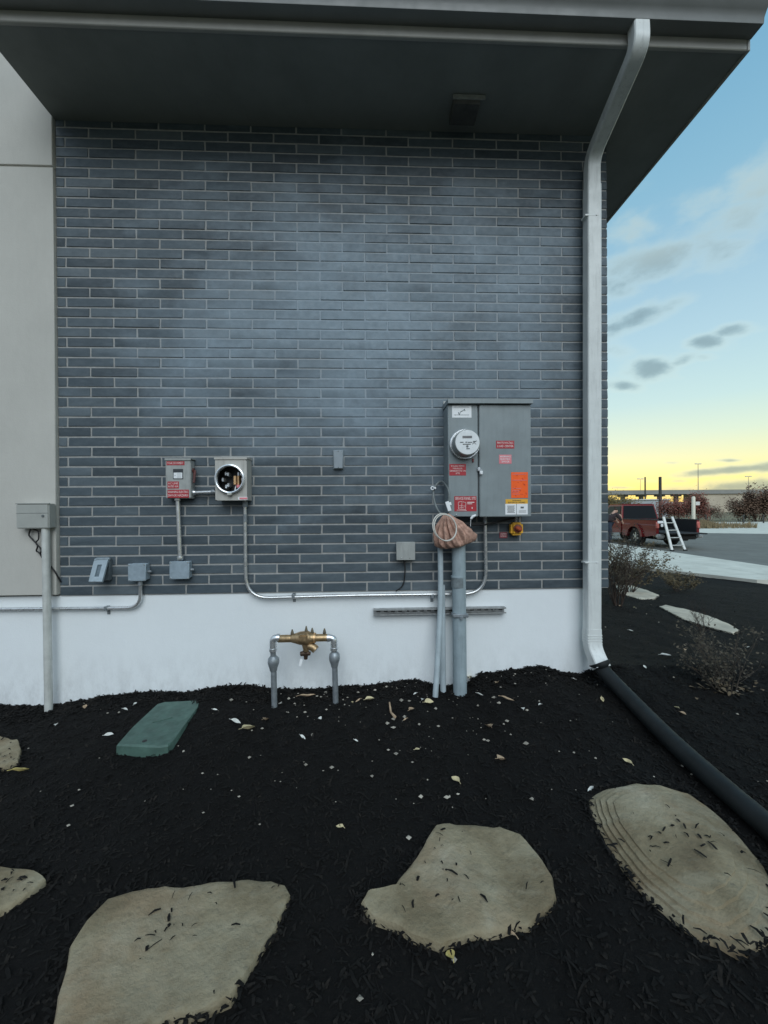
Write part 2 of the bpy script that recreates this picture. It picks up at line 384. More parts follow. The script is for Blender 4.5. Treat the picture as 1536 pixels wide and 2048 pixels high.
def lettering(lines, x0, x1, z0, z1, y, mat, parent, fit=.86, name='lettering'):
    n = len(lines); hgt = (z1-z0)/n; mb = MB()
    for i, tx in enumerate(lines):
        cu = bpy.data.curves.new('t', 'FONT'); cu.body = tx; cu.align_x = 'CENTER'; cu.align_y = 'CENTER'; cu.size = 1; cu.resolution_u = 1; cu.offset = .012
        ob = bpy.data.objects.new('t', cu); COL.objects.link(ob); me = bpy.data.meshes.new_from_object(ob)
        COL.objects.unlink(ob); bpy.data.objects.remove(ob)
        xs = [v.co.x for v in me.vertices]; w = max(xs)-min(xs); zc_ = z1-hgt*(i+.5)
        sz = hgt*.92; sxx = min(sz, (x1-x0)*fit/w)
        mb.add([((x0+x1)/2+v.co.x*sxx, y, zc_+v.co.y*sz) for v in me.vertices], [tuple(p.vertices) for p in me.polygons])
        bpy.data.meshes.remove(me)
    return mb.build(name, mat, parent, flat=True, fix=False, kind='stuff')
def pxbox(mb, x0, y0, x1, y1, yf, depth, bev=0):
    a = onwall(x0, y0, yf); b = onwall(x1, y1, yf)
    mb.box(a.x, b.x, yf, yf+depth, a.z, b.z, bev); return a, b

# ------------------------------------------------------------------ ground height
_base = [(0, 1412), (100, 1412), (200, 1396), (300, 1386), (380, 1383), (430, 1374), (480, 1371), (550, 1381), (620, 1378), (680, 1370), (750, 1372),
         (830, 1362), (880, 1374), (930, 1366), (960, 1346), (1030, 1341), (1080, 1332), (1130, 1346), (1165, 1350), (1200, 1336), (1230, 1332)]
_bp = [onwall(*p) for p in _base]; _bx = [(p.x, p.z) for p in _bp]
def interp(tab, x):
    if x <= tab[0][0]: return tab[0][1]
    for (a, b), (c, d) in zip(tab, tab[1:]):
        if x <= c: return b + (d-b)*(x-a)/(c-a)
    return tab[-1][1]
_bm = [(x, z) for x, z in _bx]
def gz(x, y, rough=True):
    if y <= 0:
        zb = interp(_bx, x); zf = (zb*.4 if zb > 0 else zb)-.05; z = zf+(zb-zf)*math.exp(y/.5) - .035*min(-y, 6)
    elif x < 1.6: z = interp(_bx, x)
    else:
        zb = interp(_bx, x); z = zb + (.04 - .06*min(y, 5.5) - zb)*min(1, y/.5)
    if x > 2: z = z - .02*(min(x, 7)-2)
    z = max(z, -.33)
    if rough:
        f = noise.noise(Vector((x*2.1, y*2.1, 0)))*.018 + noise.noise(Vector((x*7, y*7, 3)))*.011 + noise.noise(Vector((x*21, y*21, 5)))*.008
        z += f
    return z
def onground(px, py, lift=0.0):
    p = onz(px, py, 0)
    for _ in range(12): p = onz(px, py, gz(p.x, p.y, False)+lift)
    return p
def structure(o): o['kind'] = 'structure'; return o

# ------------------------------------------------------------------ ground sheets
mb = MB()
xs = [-7+.1*i for i in range(25)] + [-4.5+.045*i for i in range(200)] + [4.5+.1*i for i in range(36)]
ys = [-7+.12*i for i in range(32)] + [-3.1+.045*i for i in range(78)] + [.4+.1*i for i in range(160)]
nx = len(xs)
mb.v = [Vector((x, y, gz(x, y))) for y in ys for x in xs]
mb.f = [(j*nx+i, j*nx+i+1, (j+1)*nx+i+1, (j+1)*nx+i) for j in range(len(ys)-1) for i in range(nx-1)]
structure(mb.build('mulch_bed', MULCH, fix=False, centre=False, ang=180))
KX, ROADZ, WALKZ = 9.7, -.385, -.26
mb = MB(); mb.poly([(-1500, -1500, -.45), (1500, -1500, -.45), (1500, 1800, -.45), (-1500, 1800, -.45)])
EARTH = grain('dry_field', (.16, .145, .085), .95, 0, .3, .05, 0)
structure(mb.build('ground', EARTH, centre=False))
def cpoly(name, pts, z, mat, thick=0):
    mb = MB(); P = [cf(X, Z, z) for X, Z in pts]
    if thick: mb.prism(P, (0, 0, -thick))
    else: mb.poly(P)
    return structure(mb.build(name, mat, centre=False, ang=20))
cpoly('road', [(KX-.2, -30), (KX+11, -30), (KX+15, 10), (KX+19, 21), (KX+1.8, 29), (KX-.2, 31)], ROADZ, ASPH)
cpoly('concrete_pavement', [(KX+10.9, -30), (90, -30), (90, 44), (KX-.2, 44), (KX-.2, 28), (KX+1.8, 26.5), (KX+17, 20)], ROADZ-.006, CONC)
cpoly('kerb', [(KX-.22, -30), (KX, -30), (KX, 40), (KX-.22, 40)], WALKZ, CONC, .25)
# sidewalk slabs: each a paving slab of its own up to the photographer's view
wk = bpy.data.objects.new('sidewalk', None); COL.objects.link(wk); wk['kind'] = 'structure'
def near_edge(Z): return 7.7 - (Z-7.7)*.62 if Z < 13 else 7.7-5.3*.62
for z0 in [3.2+1.55*i for i in range(18)]:
    z1 = z0+1.54; mid = KX-1.35
    for xa0, xa1, xb0, xb1 in ((mid+.006, mid+.006, KX-.228, KX-.228), (near_edge(z0), near_edge(z1), mid-.006, mid-.006)):
        if xb0-xa0 < .1: continue
        MB().prism([cf(xa0, z0, WALKZ+.002*R.random()), cf(xb0, z0, WALKZ), cf(xb1, z1, WALKZ), cf(xa1, z1, WALKZ+.002*R.random())], (0, 0, -.2)).build('slab', CONC, wk, ang=20)

# ------------------------------------------------------------------ the building: walls
BASEZ = onwall(650, 1184).z; SOFZ = onwall(650, 256).z
XL = onwall(115, 700).x; XR = onwall(1215.5, 800).x
mb = MB(); mb.box(XL, XR-.0012, .0036, .3, BASEZ, SOFZ+.1); mb.box(XR-.3, XR-.0012, .3, 9, BASEZ, SOFZ+.1)
wall = mb.build('brick_wall', MORTAR, centre=False, fix=True, flat=True)
tag(wall, 'dark slate blue brick wall with pale mortar joints above the white foundation', 'wall')
# full bricks share four slightly wobbly meshes
J = .0112
def brick_mesh(i, l=BL-J, d=.055):
    mb = MB(); rr = random.Random(i); h = BC-J
    mb.box(-l/2, l/2, 0, d, -h/2, h/2, .0014)
    mb.v = [v + Vector((rr.uniform(-1, 1)*.0016, rr.uniform(-1, 1)*.0012, rr.uniform(-1, 1)*.0014)) for v in mb.v]
    return mb
proto = [brick_mesh(i).mesh('brick', BRICK, ang=25) for i in range(14)]
def pxof(P):
    d = P-CAM; z = d.dot(FW); return 768+F_PX*d.dot(RT)/z, 1024-F_PX*d.dot(UP)/z
hidden_boxes = [(886, 797, 1062, 1033), (332, 918, 388, 998), (429, 911, 503, 1001), (1168, 340, 1199, 1330), (870, 1030, 940, 1098), (338, 1122, 383, 1158), (905, 1090, 930, 1200)]
full, rest = [], MB()
row = math.ceil((BASEZ-Z0)/BC-.2)
while Z0+row*BC < SOFZ+BC*.3:
    z = Z0+row*BC; off = .5*(row % 2)
    for c in range(-3, 16):
        x0 = X0+(c+off)*BL+J/2; x1 = x0+BL-J
        a, b = max(x0, XL+.002), min(x1, XR)
        if 0 < XR-x1-J < .03: b = XR
        if b-a < .03: continue
        mx = (a+b)/2
        if abs(x1-x0-(b-a)) < .004:
            px, py = pxof(Vector((mx, 0, z)))
            hid = any(A < px < C and B < py < D for A, B, C, D in hidden_boxes)
            Zd = (Vector((mx, 0, z))-CAM).dot(FW)
            full.append((hid or py < 285, Zd, mx, z))
        else:
            bm_ = brick_mesh(row*31+c, b-a); rest.add([v+Vector((mx, 0, z)) for v in bm_.v], bm_.f)
    # bricks on the side of the building, round the corner
    for c in range(-1, 28):
        y0 = (c+(.5-off))*BL+.057+J/2; y1 = min(y0+BL-J, 8.9); y0 = max(y0, .058)
        if y1-y0 < .03: continue
        rest.box(XR-.055, XR, y0, y1, z-(BC-J)/2, z+(BC-J)/2)
    row += 1
full.sort()
for i, (_, _, x, z) in enumerate(full):
    dy = R.uniform(-.0016, .0016)
    if i < 290:
        o = bpy.data.objects.new('brick', proto[R.randrange(14)]); COL.objects.link(o); o.parent = wall; o.location = (x, dy, z); o.rotation_euler = (R.uniform(-.004, .004), R.uniform(-.003, .003), R.uniform(-.004, .004))
    else:
        k = brick_mesh(R.randrange(999)); rest.add([v+Vector((x, dy, z)) for v in k.v], k.f)
rest.build('brickwork', BRICK, wall, kind='stuff', ang=25)

xj = onwall(113, 333, -.022)
mb = MB(); SB = onwall(60, 1191, -.022).z
mb.box(-9, XL-.003, -.022, .3, SB, xj.z-.006, .004); mb.box(-9, XL-.003, -.022, .3, xj.z+.006, 5.2, .004); mb.box(-9, XL-.008, -.012, .29, xj.z-.008, xj.z+.008)
tag(mb.build('stucco_wall', STUCCO, centre=False), 'pale stucco wall panel at left with one thin joint line', 'wall')
fxr = onwall(1189, 1250).x
mb = MB(); mb.box(-9, fxr, .012, .31, -.6, BASEZ-.002, .004); mb.box(fxr-.3, fxr-.001, .315, 9, -.6, BASEZ-.002)
tag(mb.build('foundation_wall', PAINT, centre=False), 'white painted foundation wall under the dark brick', 'wall')

# ------------------------------------------------------------------ eave, gutter, downspout
yf = onz(700, 72, SOFZ).y
xe0 = XL-.002; xe1 = onz(1345, 274, SOFZ).x+.02
eave = thing('roof_overhang', (0, 0, SOFZ), 'dark soffit and roof overhang above the brick wall', 'roof')
pw = .405; x = xe0+.0
n_ = int(round((xe1-xe0)/pw)); pw = (xe1-xe0)/n_
for i in range(n_):
    MB().box(xe0+i*pw+.0002, xe0+(i+1)*pw-.0002, yf+.012, 9, SOFZ, SOFZ+.02).build('soffit_panel', SOFF, eave)
MB().box(xe0, xe1-.001, yf+.03, 9, SOFZ+.022, SOFZ+.32).build('roof_deck', SOFF, eave, ang=20)
fz1 = SOFZ+.052
MB().box(xe0-.004, xe1, yf-.012, yf+.011, SOFZ-.006, SOFZ+.30, .005).build('fascia', TRIM, eave)
MB().box(xe1+.001, xe1+.022, yf-.010, 9, SOFZ-.006, SOFZ+.30, .004).build('fascia', TRIM, eave)
gz0 = fz1; gy = yf-.0125
prof = [(0, .13), (0, 0), (-.072, 0), (-.0735, .004), (-.076, .030), (-.090, .055), (-.112, .078), (-.118, .100), (-.118, .118), (-.124, .122), (-.124, .130), (-.115, .130), (-.110, .10), (-.070, .03), (-.066, .006), (-.006, .006), (-.006, .13)]
gx1 = onz(1531, 42, gz0).x; gx0 = xe0-.03
gutter = MB(); gutter.prism([(gx0, gy+a, gz0+b) for a, b in prof], (gx1-gx0, 0, 0))
gu = gutter.build('gutter', GUT, centre=True); tag(gu, 'grey metal rain gutter along the front edge of the roof overhang', 'gutter')
ec = MB(); ec.prism([(gx1-.001, gy+a, gz0+b) for a, b in prof[:12]], (.003, 0, 0)); ec.build('end_cap', GUT, gu)

gy0 = gy-.038
o0 = onwall(1277, 46, gy0); o0.z = gz0
w1 = onwall(1184, 345, -.075); wb = onwall(1184, 1262, -.075)
dsp = thing('downspout', (w1.x, -.075, .12), 'white metal downspout running down the right end of the brick wall', 'downspout')
top = [o0+Vector((0, 0, .0)), o0+Vector((0, -.006, -.12)), w1+Vector((0, 0, .10)), w1+Vector((0, 0, -.12))]
top = fillet(top, .09, 6)
MB().rect_tube(top, .088, .066).build('offset_pipe', SPOUT, dsp, ang=30)
MB().rect_tube([w1+Vector((0, 0, -.10)), wb], .094, .072).build('straight_pipe', SPOUT, dsp, ang=30)
el_end = onwall(1203, 1336, -.155)
el = fillet([wb+Vector((0, 0, .02)), wb+Vector((0, 0, -.11)), el_end], .16, 8)
MB().rect_tube(el, .098, .076).build('bottom_elbow', SPOUT, dsp, ang=30)
mb = MB()
for i in range(4):
    zc_ = wb.z-.02-.018*i; mb.box(wb.x-.0505, wb.x+.0505, -.075-.0395, -.075+.039, zc_-.003, zc_+.003, .001)
mb.build('crimp', SPOUT, dsp)
for py in (430, 1125):
    p = onwall(1184, py, -.11); MB().box(p.x-.0474, p.x+.0474, -.1118, -.06, p.z-.006, p.z+.006, .0015).build('strap', SPOUT, dsp)
    MB().lathe([(.005, 0), (.004, .004)], (p.x+.03, -.1115, p.z), (0, -1, 0), 8).build('screw', SPOUT, dsp)
# black drain pipe
pp = [el_end+(wb+Vector((0, 0, -.11))-el_end).normalized()*.035, el_end+Vector((.012, -.012, -.02))]
for px, py in ((1262, 1400), (1345, 1484), (1440, 1570), (1530, 1648), (1640, 1745), (1800, 1890)):
    q = onground(px, py, .04); pp.append(q)
dp = MB(); pp += [pp[-1]+Vector((.35, -.8, -.03)), pp[-1]+Vector((.75, -2.0, -.10)), pp[-1]+Vector((1.2, -3.6, -.32))]
path = spline(pp, 14)
rs = [.045+(.0016 if i % 2 else 0) for i in range(len(path))]
rs[:8] = [.067, .067, .066, .063, .057, .054, .050, .047]
dp.tube(path, rs, 20)
tag(dp.build('drain_pipe', BLACKR, ang=60), 'black plastic drain pipe running from the downspout across the mulch', 'pipe')

# soffit fixture
a = onz(907, 184, SOFZ-.004); b = onz(957, 240, SOFZ-.004)
sf = thing('soffit_fixture', ((a.x+b.x)/2, (a.y+b.y)/2, SOFZ), 'small dark box fixture with a pale front edge under the soffit', 'fixture')
x0_, x1_ = a.x+.005, b.x-.03
MB().box(x0_, x1_, a.y+.02, b.y, SOFZ-.05, SOFZ-.001, .006).build('housing', grain('fixture_bronze', (.085, .085, .08), .6), sf)
MB().box(x0_-.006, x1_+.03, a.y+.012, a.y+.022, SOFZ-.03, SOFZ-.001, .002).build('front_plate', grain('fixture_plate', (.27, .28, .27), .6), sf)

# ------------------------------------------------------------------ big meter cabinet
YC = -.15
a = onwall(895.5, 809, YC); d_ = onwall(956.5, 809, YC); b = onwall(1062, 1033, YC)
cab = thing('meter_cabinet', ((a.x+b.x)/2, -.07, b.z), 'tall grey electrical cabinet with a round glass meter and red stickers', 'electrical cabinet')
MB().box(a.x, d_.x-.004, YC, -.002, b.z+.002, a.z, .004).build('meter_section', GREYBOX, cab)
MB().box(d_.x-.004, b.x-.003, YC+.012, -.002, b.z+.004, a.z, .003).build('enclosure', GREYDK, cab)
MB().box(d_.x+.004, b.x, YC-.006, YC+.010, b.z, a.z-.002, .004, seg=2).build('door', GREYBOX, cab)
h = onwall(1062, 797, YC-.03)
MB().prism([(a.x-.004, -.002, h.z+.004), (a.x-.004, YC-.028, h.z-.002), (a.x-.004, YC-.028, a.z+.002), (a.x-.004, YC-.024, a.z+.0015), (a.x-.004, -.002, a.z+.002)], (b.x-a.x+.010, 0, 0)).build('rain_hood', GREYBOX, cab, ang=20)
mb = MB(); ear = onwall(890, 808, -.01); mb.box(ear.x-.012, ear.x+.02, -.012, -.002, ear.z-.02, ear.z+.02, .003); mb.build('mounting_ear', LTBOX, cab)
def sticker(parent, px, yf_, mat, lines=None, tm=None, name='warning_label', label=None, lz=None, fit=.88):
    p, q = onwall(px[0], px[1], yf_), onwall(px[2], px[3], yf_)
    o = MB().box(p.x, q.x, yf_-.0012, yf_+.0004, p.z, q.z, .0005).build(name, mat, parent, label, ang=20)
    if lines:
        f0, f1 = lz or (.08, .92); hh = p.z-q.z
        lettering(lines, p.x, q.x, q.z+hh*(1-f1), p.z-hh*f0, yf_-.0022, tm or PRINT, o, fit)
    return o, p, q
s_, p, q = sticker(cab, (904, 811, 943, 835.5), YC, WHITE, label='white label with faint curved logo')
mb = MB(); sw = [Vector((p.x+(q.x-p.x)*u, YC-.003, p.z+(q.z-p.z)*v)) for u, v in ((.33, .55), (.37, .72), (.44, .5), (.56, .42), (.63, .3), (.66, .44))]
mb.tube(spline(sw, 5), .0022, 5); mb.box(p.x+.012, q.x-.016, YC-.0025, YC-.0015, q.z+.017, q.z+.0195); mb.box(p.x+.012, q.x-.016, YC-.0025, YC-.0015, p.z-.012, p.z-.0105)
mb.build('logo', GREYBOX, s_)
sticker(cab, (898.5, 928, 932, 951), YC, RED, ['SOLAR WITH', 'PARALLEL', 'GENERATION ON', 'SITE'], label='red label with four lines of pale print', fit=.96)
s_, p, q = sticker(cab, (908.5, 992.5, 953, 1022.5), YC, RED, ['SERVICE PANEL SITE'], lz=(.02, .3), label='red label with site diagram', fit=.92)
mb = MB(); W_ = q.x-p.x; H_ = p.z-q.z
def seg(u0, v0, u1, v1, r=.0016): mb.tube([(p.x+W_*u0, YC-.002, p.z-H_*v0), (p.x+W_*u1, YC-.002, p.z-H_*v1)], r, 4)
for u0, v0, u1, v1 in ((.17, .4, .19, .85), (.19, .85, .5, .9), (.5, .9, .52, .42), (.52, .42, .3, .36), (.3, .36, .17, .4), (.2, .62, .5, .66), (.34, .4, .33, .86), (.24, .75, .44, .78), (.1, .92, .55, .95)): seg(u0, v0, u1, v1)
mb.box(p.x+W_*.58, p.x+W_*.9, YC-.003, YC-.0015, p.z-H_*.38, p.z-H_*.44); mb.box(p.x+W_*.58, p.x+W_*.8, YC-.003, YC-.0015, p.z-H_*.48, p.z-H_*.53); mb.box(p.x+W_*.78, p.x+W_*.82, YC-.003, YC-.0015, p.z-H_*.72, p.z-H_*.84)
mb.build('diagram', PRINT, s_)
YD = YC-.006
sticker(cab, (992, 881.5, 1028.5, 897), YD, RED, ['PHOTOVOLTAIC', 'LOAD CENTER'], label='red label with two lines of print')
sticker(cab, (998, 909.5, 1023, 927.5), YD, PINK, ['WARNING', 'ELECTRIC', 'SHOCK'], tm=WHITE, label='small faded pink label', fit=.95)
s_, p, q = sticker(cab, (1022, 944.5, 1056, 996), YD, ORANGE, label='bright orange inspection label')
mb = MB(); W_ = q.x-p.x; H_ = p.z-q.z
for k, v in enumerate((.07, .3, .62, .70, .76, .84)):
    mb.box(p.x+W_*.06, p.x+W_*(.9, .93, .6, .5, .45, .5)[k], YD-.0025, YD-.0015, p.z-H_*v, p.z-H_*(v+.018))
mb.build('lettering', PINK, s_)
mb = MB(); rr = random.Random(3)
for k in range(26):
    u, v = rr.uniform(.06, .9), rr.uniform(.1, .92); mb.box(p.x+W_*u, p.x+W_*(u+rr.uniform(.02, .09)), YD-.0025, YD-.0015, p.z-H_*v, p.z-H_*(v+.012))
mb.build('small_print', RED, s_, kind='stuff')
sticker(cab, (1011, 998.5, 1055.5, 1007.5), YD, YELLOW, ['WARNING', 'ELECTRICAL HAZARD'], tm=INK, label='yellow header strip', fit=.8)
s_, p, q = sticker(cab, (1010.5, 1007.8, 1055.5, 1029), YD, WHITE, label='white instruction label in two columns')
mb = MB(); W_ = q.x-p.x; H_ = p.z-q.z
mb.box(p.x+W_*.485, p.x+W_*.5, YD-.0025, YD-.0015, p.z, q.z)
for k in range(7): mb.box(p.x+W_*(.08+.01*(k % 3)), p.x+W_*(.42-.03*(k % 2)), YD-.0025, YD-.0015, p.z-H_*(.17+.1*k), p.z-H_*(.21+.1*k))
mb.box(p.x+W_*.68, p.x+W_*.82, YD-.0025, YD-.0015, p.z-H_*.26, p.z-H_*.42)
for k in range(3): mb.box(p.x+W_*.6, p.x+W_*.92, YD-.0025, YD-.0015, p.z-H_*(.6+.1*k), p.z-H_*(.62+.1*k))
mb.build('print', GREYDK, s_)
# latch and padlock
c = onwall(957, 938, YC-.008); MB().box(c.x-.008, c.x+.012, YC-.016, YC-.004, c.z-.014, c.z+.012, .003).build('latch', CHROME, cab)
c = onwall(962.5, 944, YC-.02); lk = MB().box(c.x-.010, c.x+.010, YC-.026, YC-.010, c.z-.017, c.z+.008, .004).build('padlock', TAGW, cab)
MB().ring((c.x-.002, YC-.018, c.z+.010), (0, 1, 0), .008, .0022, 14, 6).build('shackle', CHROME, lk)
c = onwall(945, 1034, YC-.002); mb = MB(); mb.tube([c+Vector((-.012, -.004, -.012)), c+Vector((.0, -.006, .004)), c+Vector((.02, -.005, .012))], [.007, .009, .006], 8); mb.tube([c+Vector((-.012, -.004, -.012)), c+Vector((-.014, 0, -.06))], .0016, 5); mb.build('wire_seal', TAGW, cab)
c = onwall(912.5, 1029, YC-.002); MB().lathe([(.005, 0), (.004, .004)], c, (0, -1, 0), 8).build('screw', CHROME, cab)
# meter
cm = onwall(928.5, 889, YC); cx_, cz_ = cm.x, cm.z
mt = MB().lathe([(.096, 0), (.099, .004), (.099, .016), (.095, .020), (.088, .020), (.088, 0)], (cx_, YC+.0, cz_), (0, -1, 0), 40, False).build('meter', CHROME, cab)
MB().lathe([(.0875, .0), (.0875, .030), (.084, .040), (.083, .076), (.080, .083), (.077, .0845)], (cx_, YC, cz_), (0, -1, 0), 40, False).build('body', grain('meter_glass_side', (.30, .32, .31), .22, .2, .2, 20), mt)
fy = YC-.0845
MB().lathe([(.0775, 0), (.076, .0015)], (cx_, fy+.001, cz_), (0, -1, 0), 40).build('face', grain('meter_face', (.74, .77, .78), .28, 0, .06, 30), mt)
mb = MB(); fy2 = fy-.0012
mb.box(cx_-.032, cx_+.028, fy2-.001, fy2+.0004, cz_+.026, cz_+.040); mb.build('display', grain('display_grey', (.16, .16, .165), .3), mt)
mb = MB()
for u0, u1, v in ((-.048, -.026, 0.0), (-.014, -.002, .001), (.002, .03, .0), (.036, .05, .006), (-.03, .02, -.012), (-.008, .014, -.040)): mb.box(cx_+u0, cx_+u1, fy2-.001, fy2+.0004, cz_+v-.003, cz_+v+.002)
mb.lathe([(.0075, 0), (.0075, .0012)], (cx_-.002, fy2+.0004, cz_-.026), (0, -1, 0), 12); mb.tube([(cx_+.03, fy2, cz_-.012), (cx_+.058, fy2, cz_+.010)], .0018, 5)
mb.tube([(cx_+.034, fy2, cz_+.004), (cx_+.054, fy2, cz_-.012)], .0014, 5)
mb.build('markings', GREYDK, mt)
mb = MB(); tg = onwall(940, 908, YC-.02); mb.box(tg.x-.008, tg.x+.01, YC-.022, YC-.016, tg.z-.006, tg.z+.008, .002); mb.build('ring_clasp', TAGW, mt)
c = onwall(946, 921, YC-.004); MB().box(c.x-.006, c.x+.006, YC-.008, YC, c.z-.012, c.z+.012, .003).build('hasp', grain('red_hasp', (.18, .05, .05), .5), cab)

# yellow stop switch and tag under the cabinet
c = onwall(1034, 1057, -.05)
es = thing('stop_switch', (c.x, -.03, c.z-.045), 'yellow square emergency switch with red knob below the grey cabinet', 'switch')
MB().box(c.x-.042, c.x+.042, -.062, -.002, c.z-.046, c.z+.042, .014, seg=3).build('housing', YELLOW, es)
MB().lathe([(.029, 0), (.029, .006), (.022, .010)], (c.x, -.062, c.z), (0, -1, 0), 24).build('collar', grain('dark_red_collar', (.20, .05, .03), .5), es)
MB().box(c.x-.024, c.x+.024, -.092, -.070, c.z-.012, c.z+.012, .006, mtx=Matrix.Translation((c.x, 0, c.z)) @ Matrix.Rotation(.5, 4, 'Y') @ Matrix.Translation((-c.x, 0, -c.z)), seg=2).build('knob', grain('red_knob', (.42, .08, .03), .35), es)
mb = MB(); mb.tube([(c.x-.004, -.035, c.z+.04), (c.x-.004, -.05, c.z+.085)], .009, 10); mb.build('cable_gland', CHROME, es)
sgn = onwall(1007, 1070, -.004)
pl = MB().box(sgn.x-.028, sgn.x+.028, -.004, -.0005, sgn.z-.022, sgn.z+.020, .0015).build('name_plate', grain('dull_red_plate', (.24, .05, .065), .5), None)
tag(pl, 'small dull red plate on the brick left of the yellow switch', 'sign')
lettering(['SYSTEM', 'SHUTDOWN'], sgn.x-.026, sgn.x+.026, sgn.z-.016, sgn.z+.014, -.005, PRINT, pl, .8)
mb = MB(); k0 = onwall(900, 1048, -.1); k1 = onwall(960, 1050, -.07); k2 = onwall(1030, 1036, -.07)
mb.tube(spline([k0, k1, onwall(990, 1045, -.06), k2], 8), .006, 8)
tag(mb.build('switch_cable', BLACK), 'thin black cable between the brown wrap and the yellow switch', 'cable')

# ------------------------------------------------------------------ conduits, wrap and cable loops by the cabinet
def pipe(name, pts, r, mat, label, cat, fil=.08, n=12, group=None):
    path = fillet(pts, fil, 8) if fil else [Vector(p) for p in pts]
    return tag(MB().tube(path, r, n).build(name, mat, ang=50), label, cat, group)
def strap(parent, p, r, horiz=True, mat=None):
    mb = MB()
    if horiz: mb.box(p.x-.010, p.x+.010, p.y-r-.003, .011, p.z-r-.003, p.z+r+.003, .002); mb.box(p.x-.010, p.x+.010, -.004 if p.z > BASEZ else .008, .014, p.z-r-.035, p.z-r, .001)
    else: mb.box(p.x-r-.003, p.x+r+.003, p.y-r-.003, .011, p.z-.010, p.z+.010, .002)
    return mb.build('strap', mat or GALV, parent)
b0 = onwall(917, 1075, -.085); b1 = onwall(920, 1368, -.085); b1.z -= .12
big = pipe('service_conduit', [b0, b1], .0455, PVC, 'thick grey plastic conduit rising from the mulch to the brown wrap', 'conduit', 0, 24)
c = onwall(916.5, 1165, -.085); MB().lathe([(.0475, -.03), (.0475, .034)], c, (0, 0, 1), 24).build('coupling', grain('conduit_band', (.17, .20, .21), .6, 0, .25, 30), big)
mb = MB(); mb.lathe([(.049, .036), (.049, .046)], c, (0, 0, 1), 24); mb.build('joint_ring', PVC, big)
c = onwall(918, 1228, -.085); mb = MB(); mb.box(c.x-.052, c.x+.052, -.136, -.07, c.z-.012, c.z+.012, .004); mb.lathe([(.011, 0), (.011, .012)], (c.x+.004, -.135, c.z-.012), (0, -1, 0), 8); mb.build('pipe_clamp', GALV, big)
s0 = onwall(880.5, 1080, -.075); s1 = onwall(881, 1195, -.075); s2 = onwall(870.5, 1378, -.15); s2.z -= .05
pipe('slim_conduit', spline([s0, s1, onwall(877, 1290, -.105), s2], 5), .0185, PVCL, 'slim pale conduit splaying left to the mulch beside the thick conduit', 'conduit', 0, 16)
s0 = onwall(884, 1170, -.05); s2 = onwall(886, 1358, -.055); s2.z -= .1
pipe('slim_conduit', [s0, s2], .0205, PVCL, 'slim conduit in the middle, between the splayed slim conduit and the thick one', 'conduit', 0, 16)
# strut channel
a = onwall(747, 1218, -.03); b = onwall(1012, 1229.5, -.03)
zc_ = (a.z+b.z)/2+.003
mb = MB(); hw = .0205
mb.box(a.x, b.x, -.032, .010, zc_+hw-.0025, zc_+hw); mb.box(a.x, b.x, -.032, .010, zc_-hw, zc_-hw+.0025); mb.box(a.x, b.x, .0075, .0105, zc_-hw+.003, zc_+hw-.003)
mb.box(a.x, b.x, -.0345, -.0322, zc_+hw-.009, zc_+hw); mb.box(a.x, b.x, -.0345, -.0322, zc_-hw, zc_-hw+.009)
stt = tag(mb.build('strut_channel', grain('strut_zinc', (.34, .35, .35), .5, .5, .35, 30), ang=20), 'slotted metal strut channel fixed along the white foundation', 'bracket')
mb = MB(); x = a.x+.02
while x < b.x-.03:
    mb.box(x, x+.028, .006, .0072, zc_-.007, zc_+.007, .003); x += .05
mb.build('slots', BLACK, stt, kind='stuff')
for px in (812, 838, 990): 
    c = onwall(px, 1222, -.03); MB().lathe([(.009, 0), (.009, .008)], (c.x, .004, zc_), (0, -1, 0), 6).build('bolt', CHROME, stt)
# long thin conduit with the two bends
yb = -.020
P = [onwall(970, 1034, -.05), onwall(972.5, 1187.5, yb), onwall(700, 1191, yb), onwall(492, 1197, yb), onwall(490, 1002, yb-.01)]
P[0].z += .01; P[4].z += .0
lc = pipe('thin_conduit', P, .0118, EMT, 'long thin metal conduit curving from the empty meter socket to the grey cabinet', 'conduit', .16, 12)
for px in (587, 865): strap(lc, onwall(px, 1192, yb), .0118)
c = onwall(490.3, 1008, yb-.01); MB().lathe([(.017, -.02), (.019, -.012), (.017, .012), (.019, .018)], c, (0, 0, 1), 12).build('connector', GALV, lc)
c = onwall(490.6, 1036, yb-.008); MB().lathe([(.0145, -.025), (.0145, .025)], c, (0, 0, 1), 12).build('connector', GALV, lc)
c = onwall(970, 1040, -.048); MB().lathe([(.017, -.018), (.014, .018)], c, (0, 0, 1), 12).build('connector', GALV, lc)
# brown pleated wrap
apex = onwall(893, 1029, -.17); ctr = onwall(903, 1082, -.12)
ax = (ctr-apex).normalized(); Ln = (ctr-apex).length
nxv = Vector((1, 0, 0)); nxv = (nxv-ax*nxv.dot(ax)).normalized(); nyv = ax.cross(nxv)
mb = MB(); NS, ND = 160, 14
prof = [(.012, -.02), (.018, .0), (.034, .10), (.052, .22), (.072, .38), (.090, .55), (.104, .72), (.112, .88), (.114, 1.0), (.108, 1.1), (.092, 1.16), (.06, 1.19), (.03, 1.2)]
for rr_, t in prof:
    for k in range(NS):
        q = 2*math.pi*k/NS; am = min(1, t*1.3+.15)*max(0, 1.25-t)*.34
        rr2 = rr_*(1+am*(math.sin(q*13+math.sin(q*3)*1.3+t*.8)+.45*math.sin(q*29+1+t)))*(1+.22*noise.noise(Vector((math.cos(q)*1.6, math.sin(q)*1.6, t*2.2)))+.10*noise.noise(Vector((math.cos(q)*5, math.sin(q)*5, t*6))))
        mb.v.append(apex + ax*(Ln*t) + nxv*(math.cos(q)*rr2*1.06 + .022*t*t) + nyv*(math.sin(q)*rr2*.62))
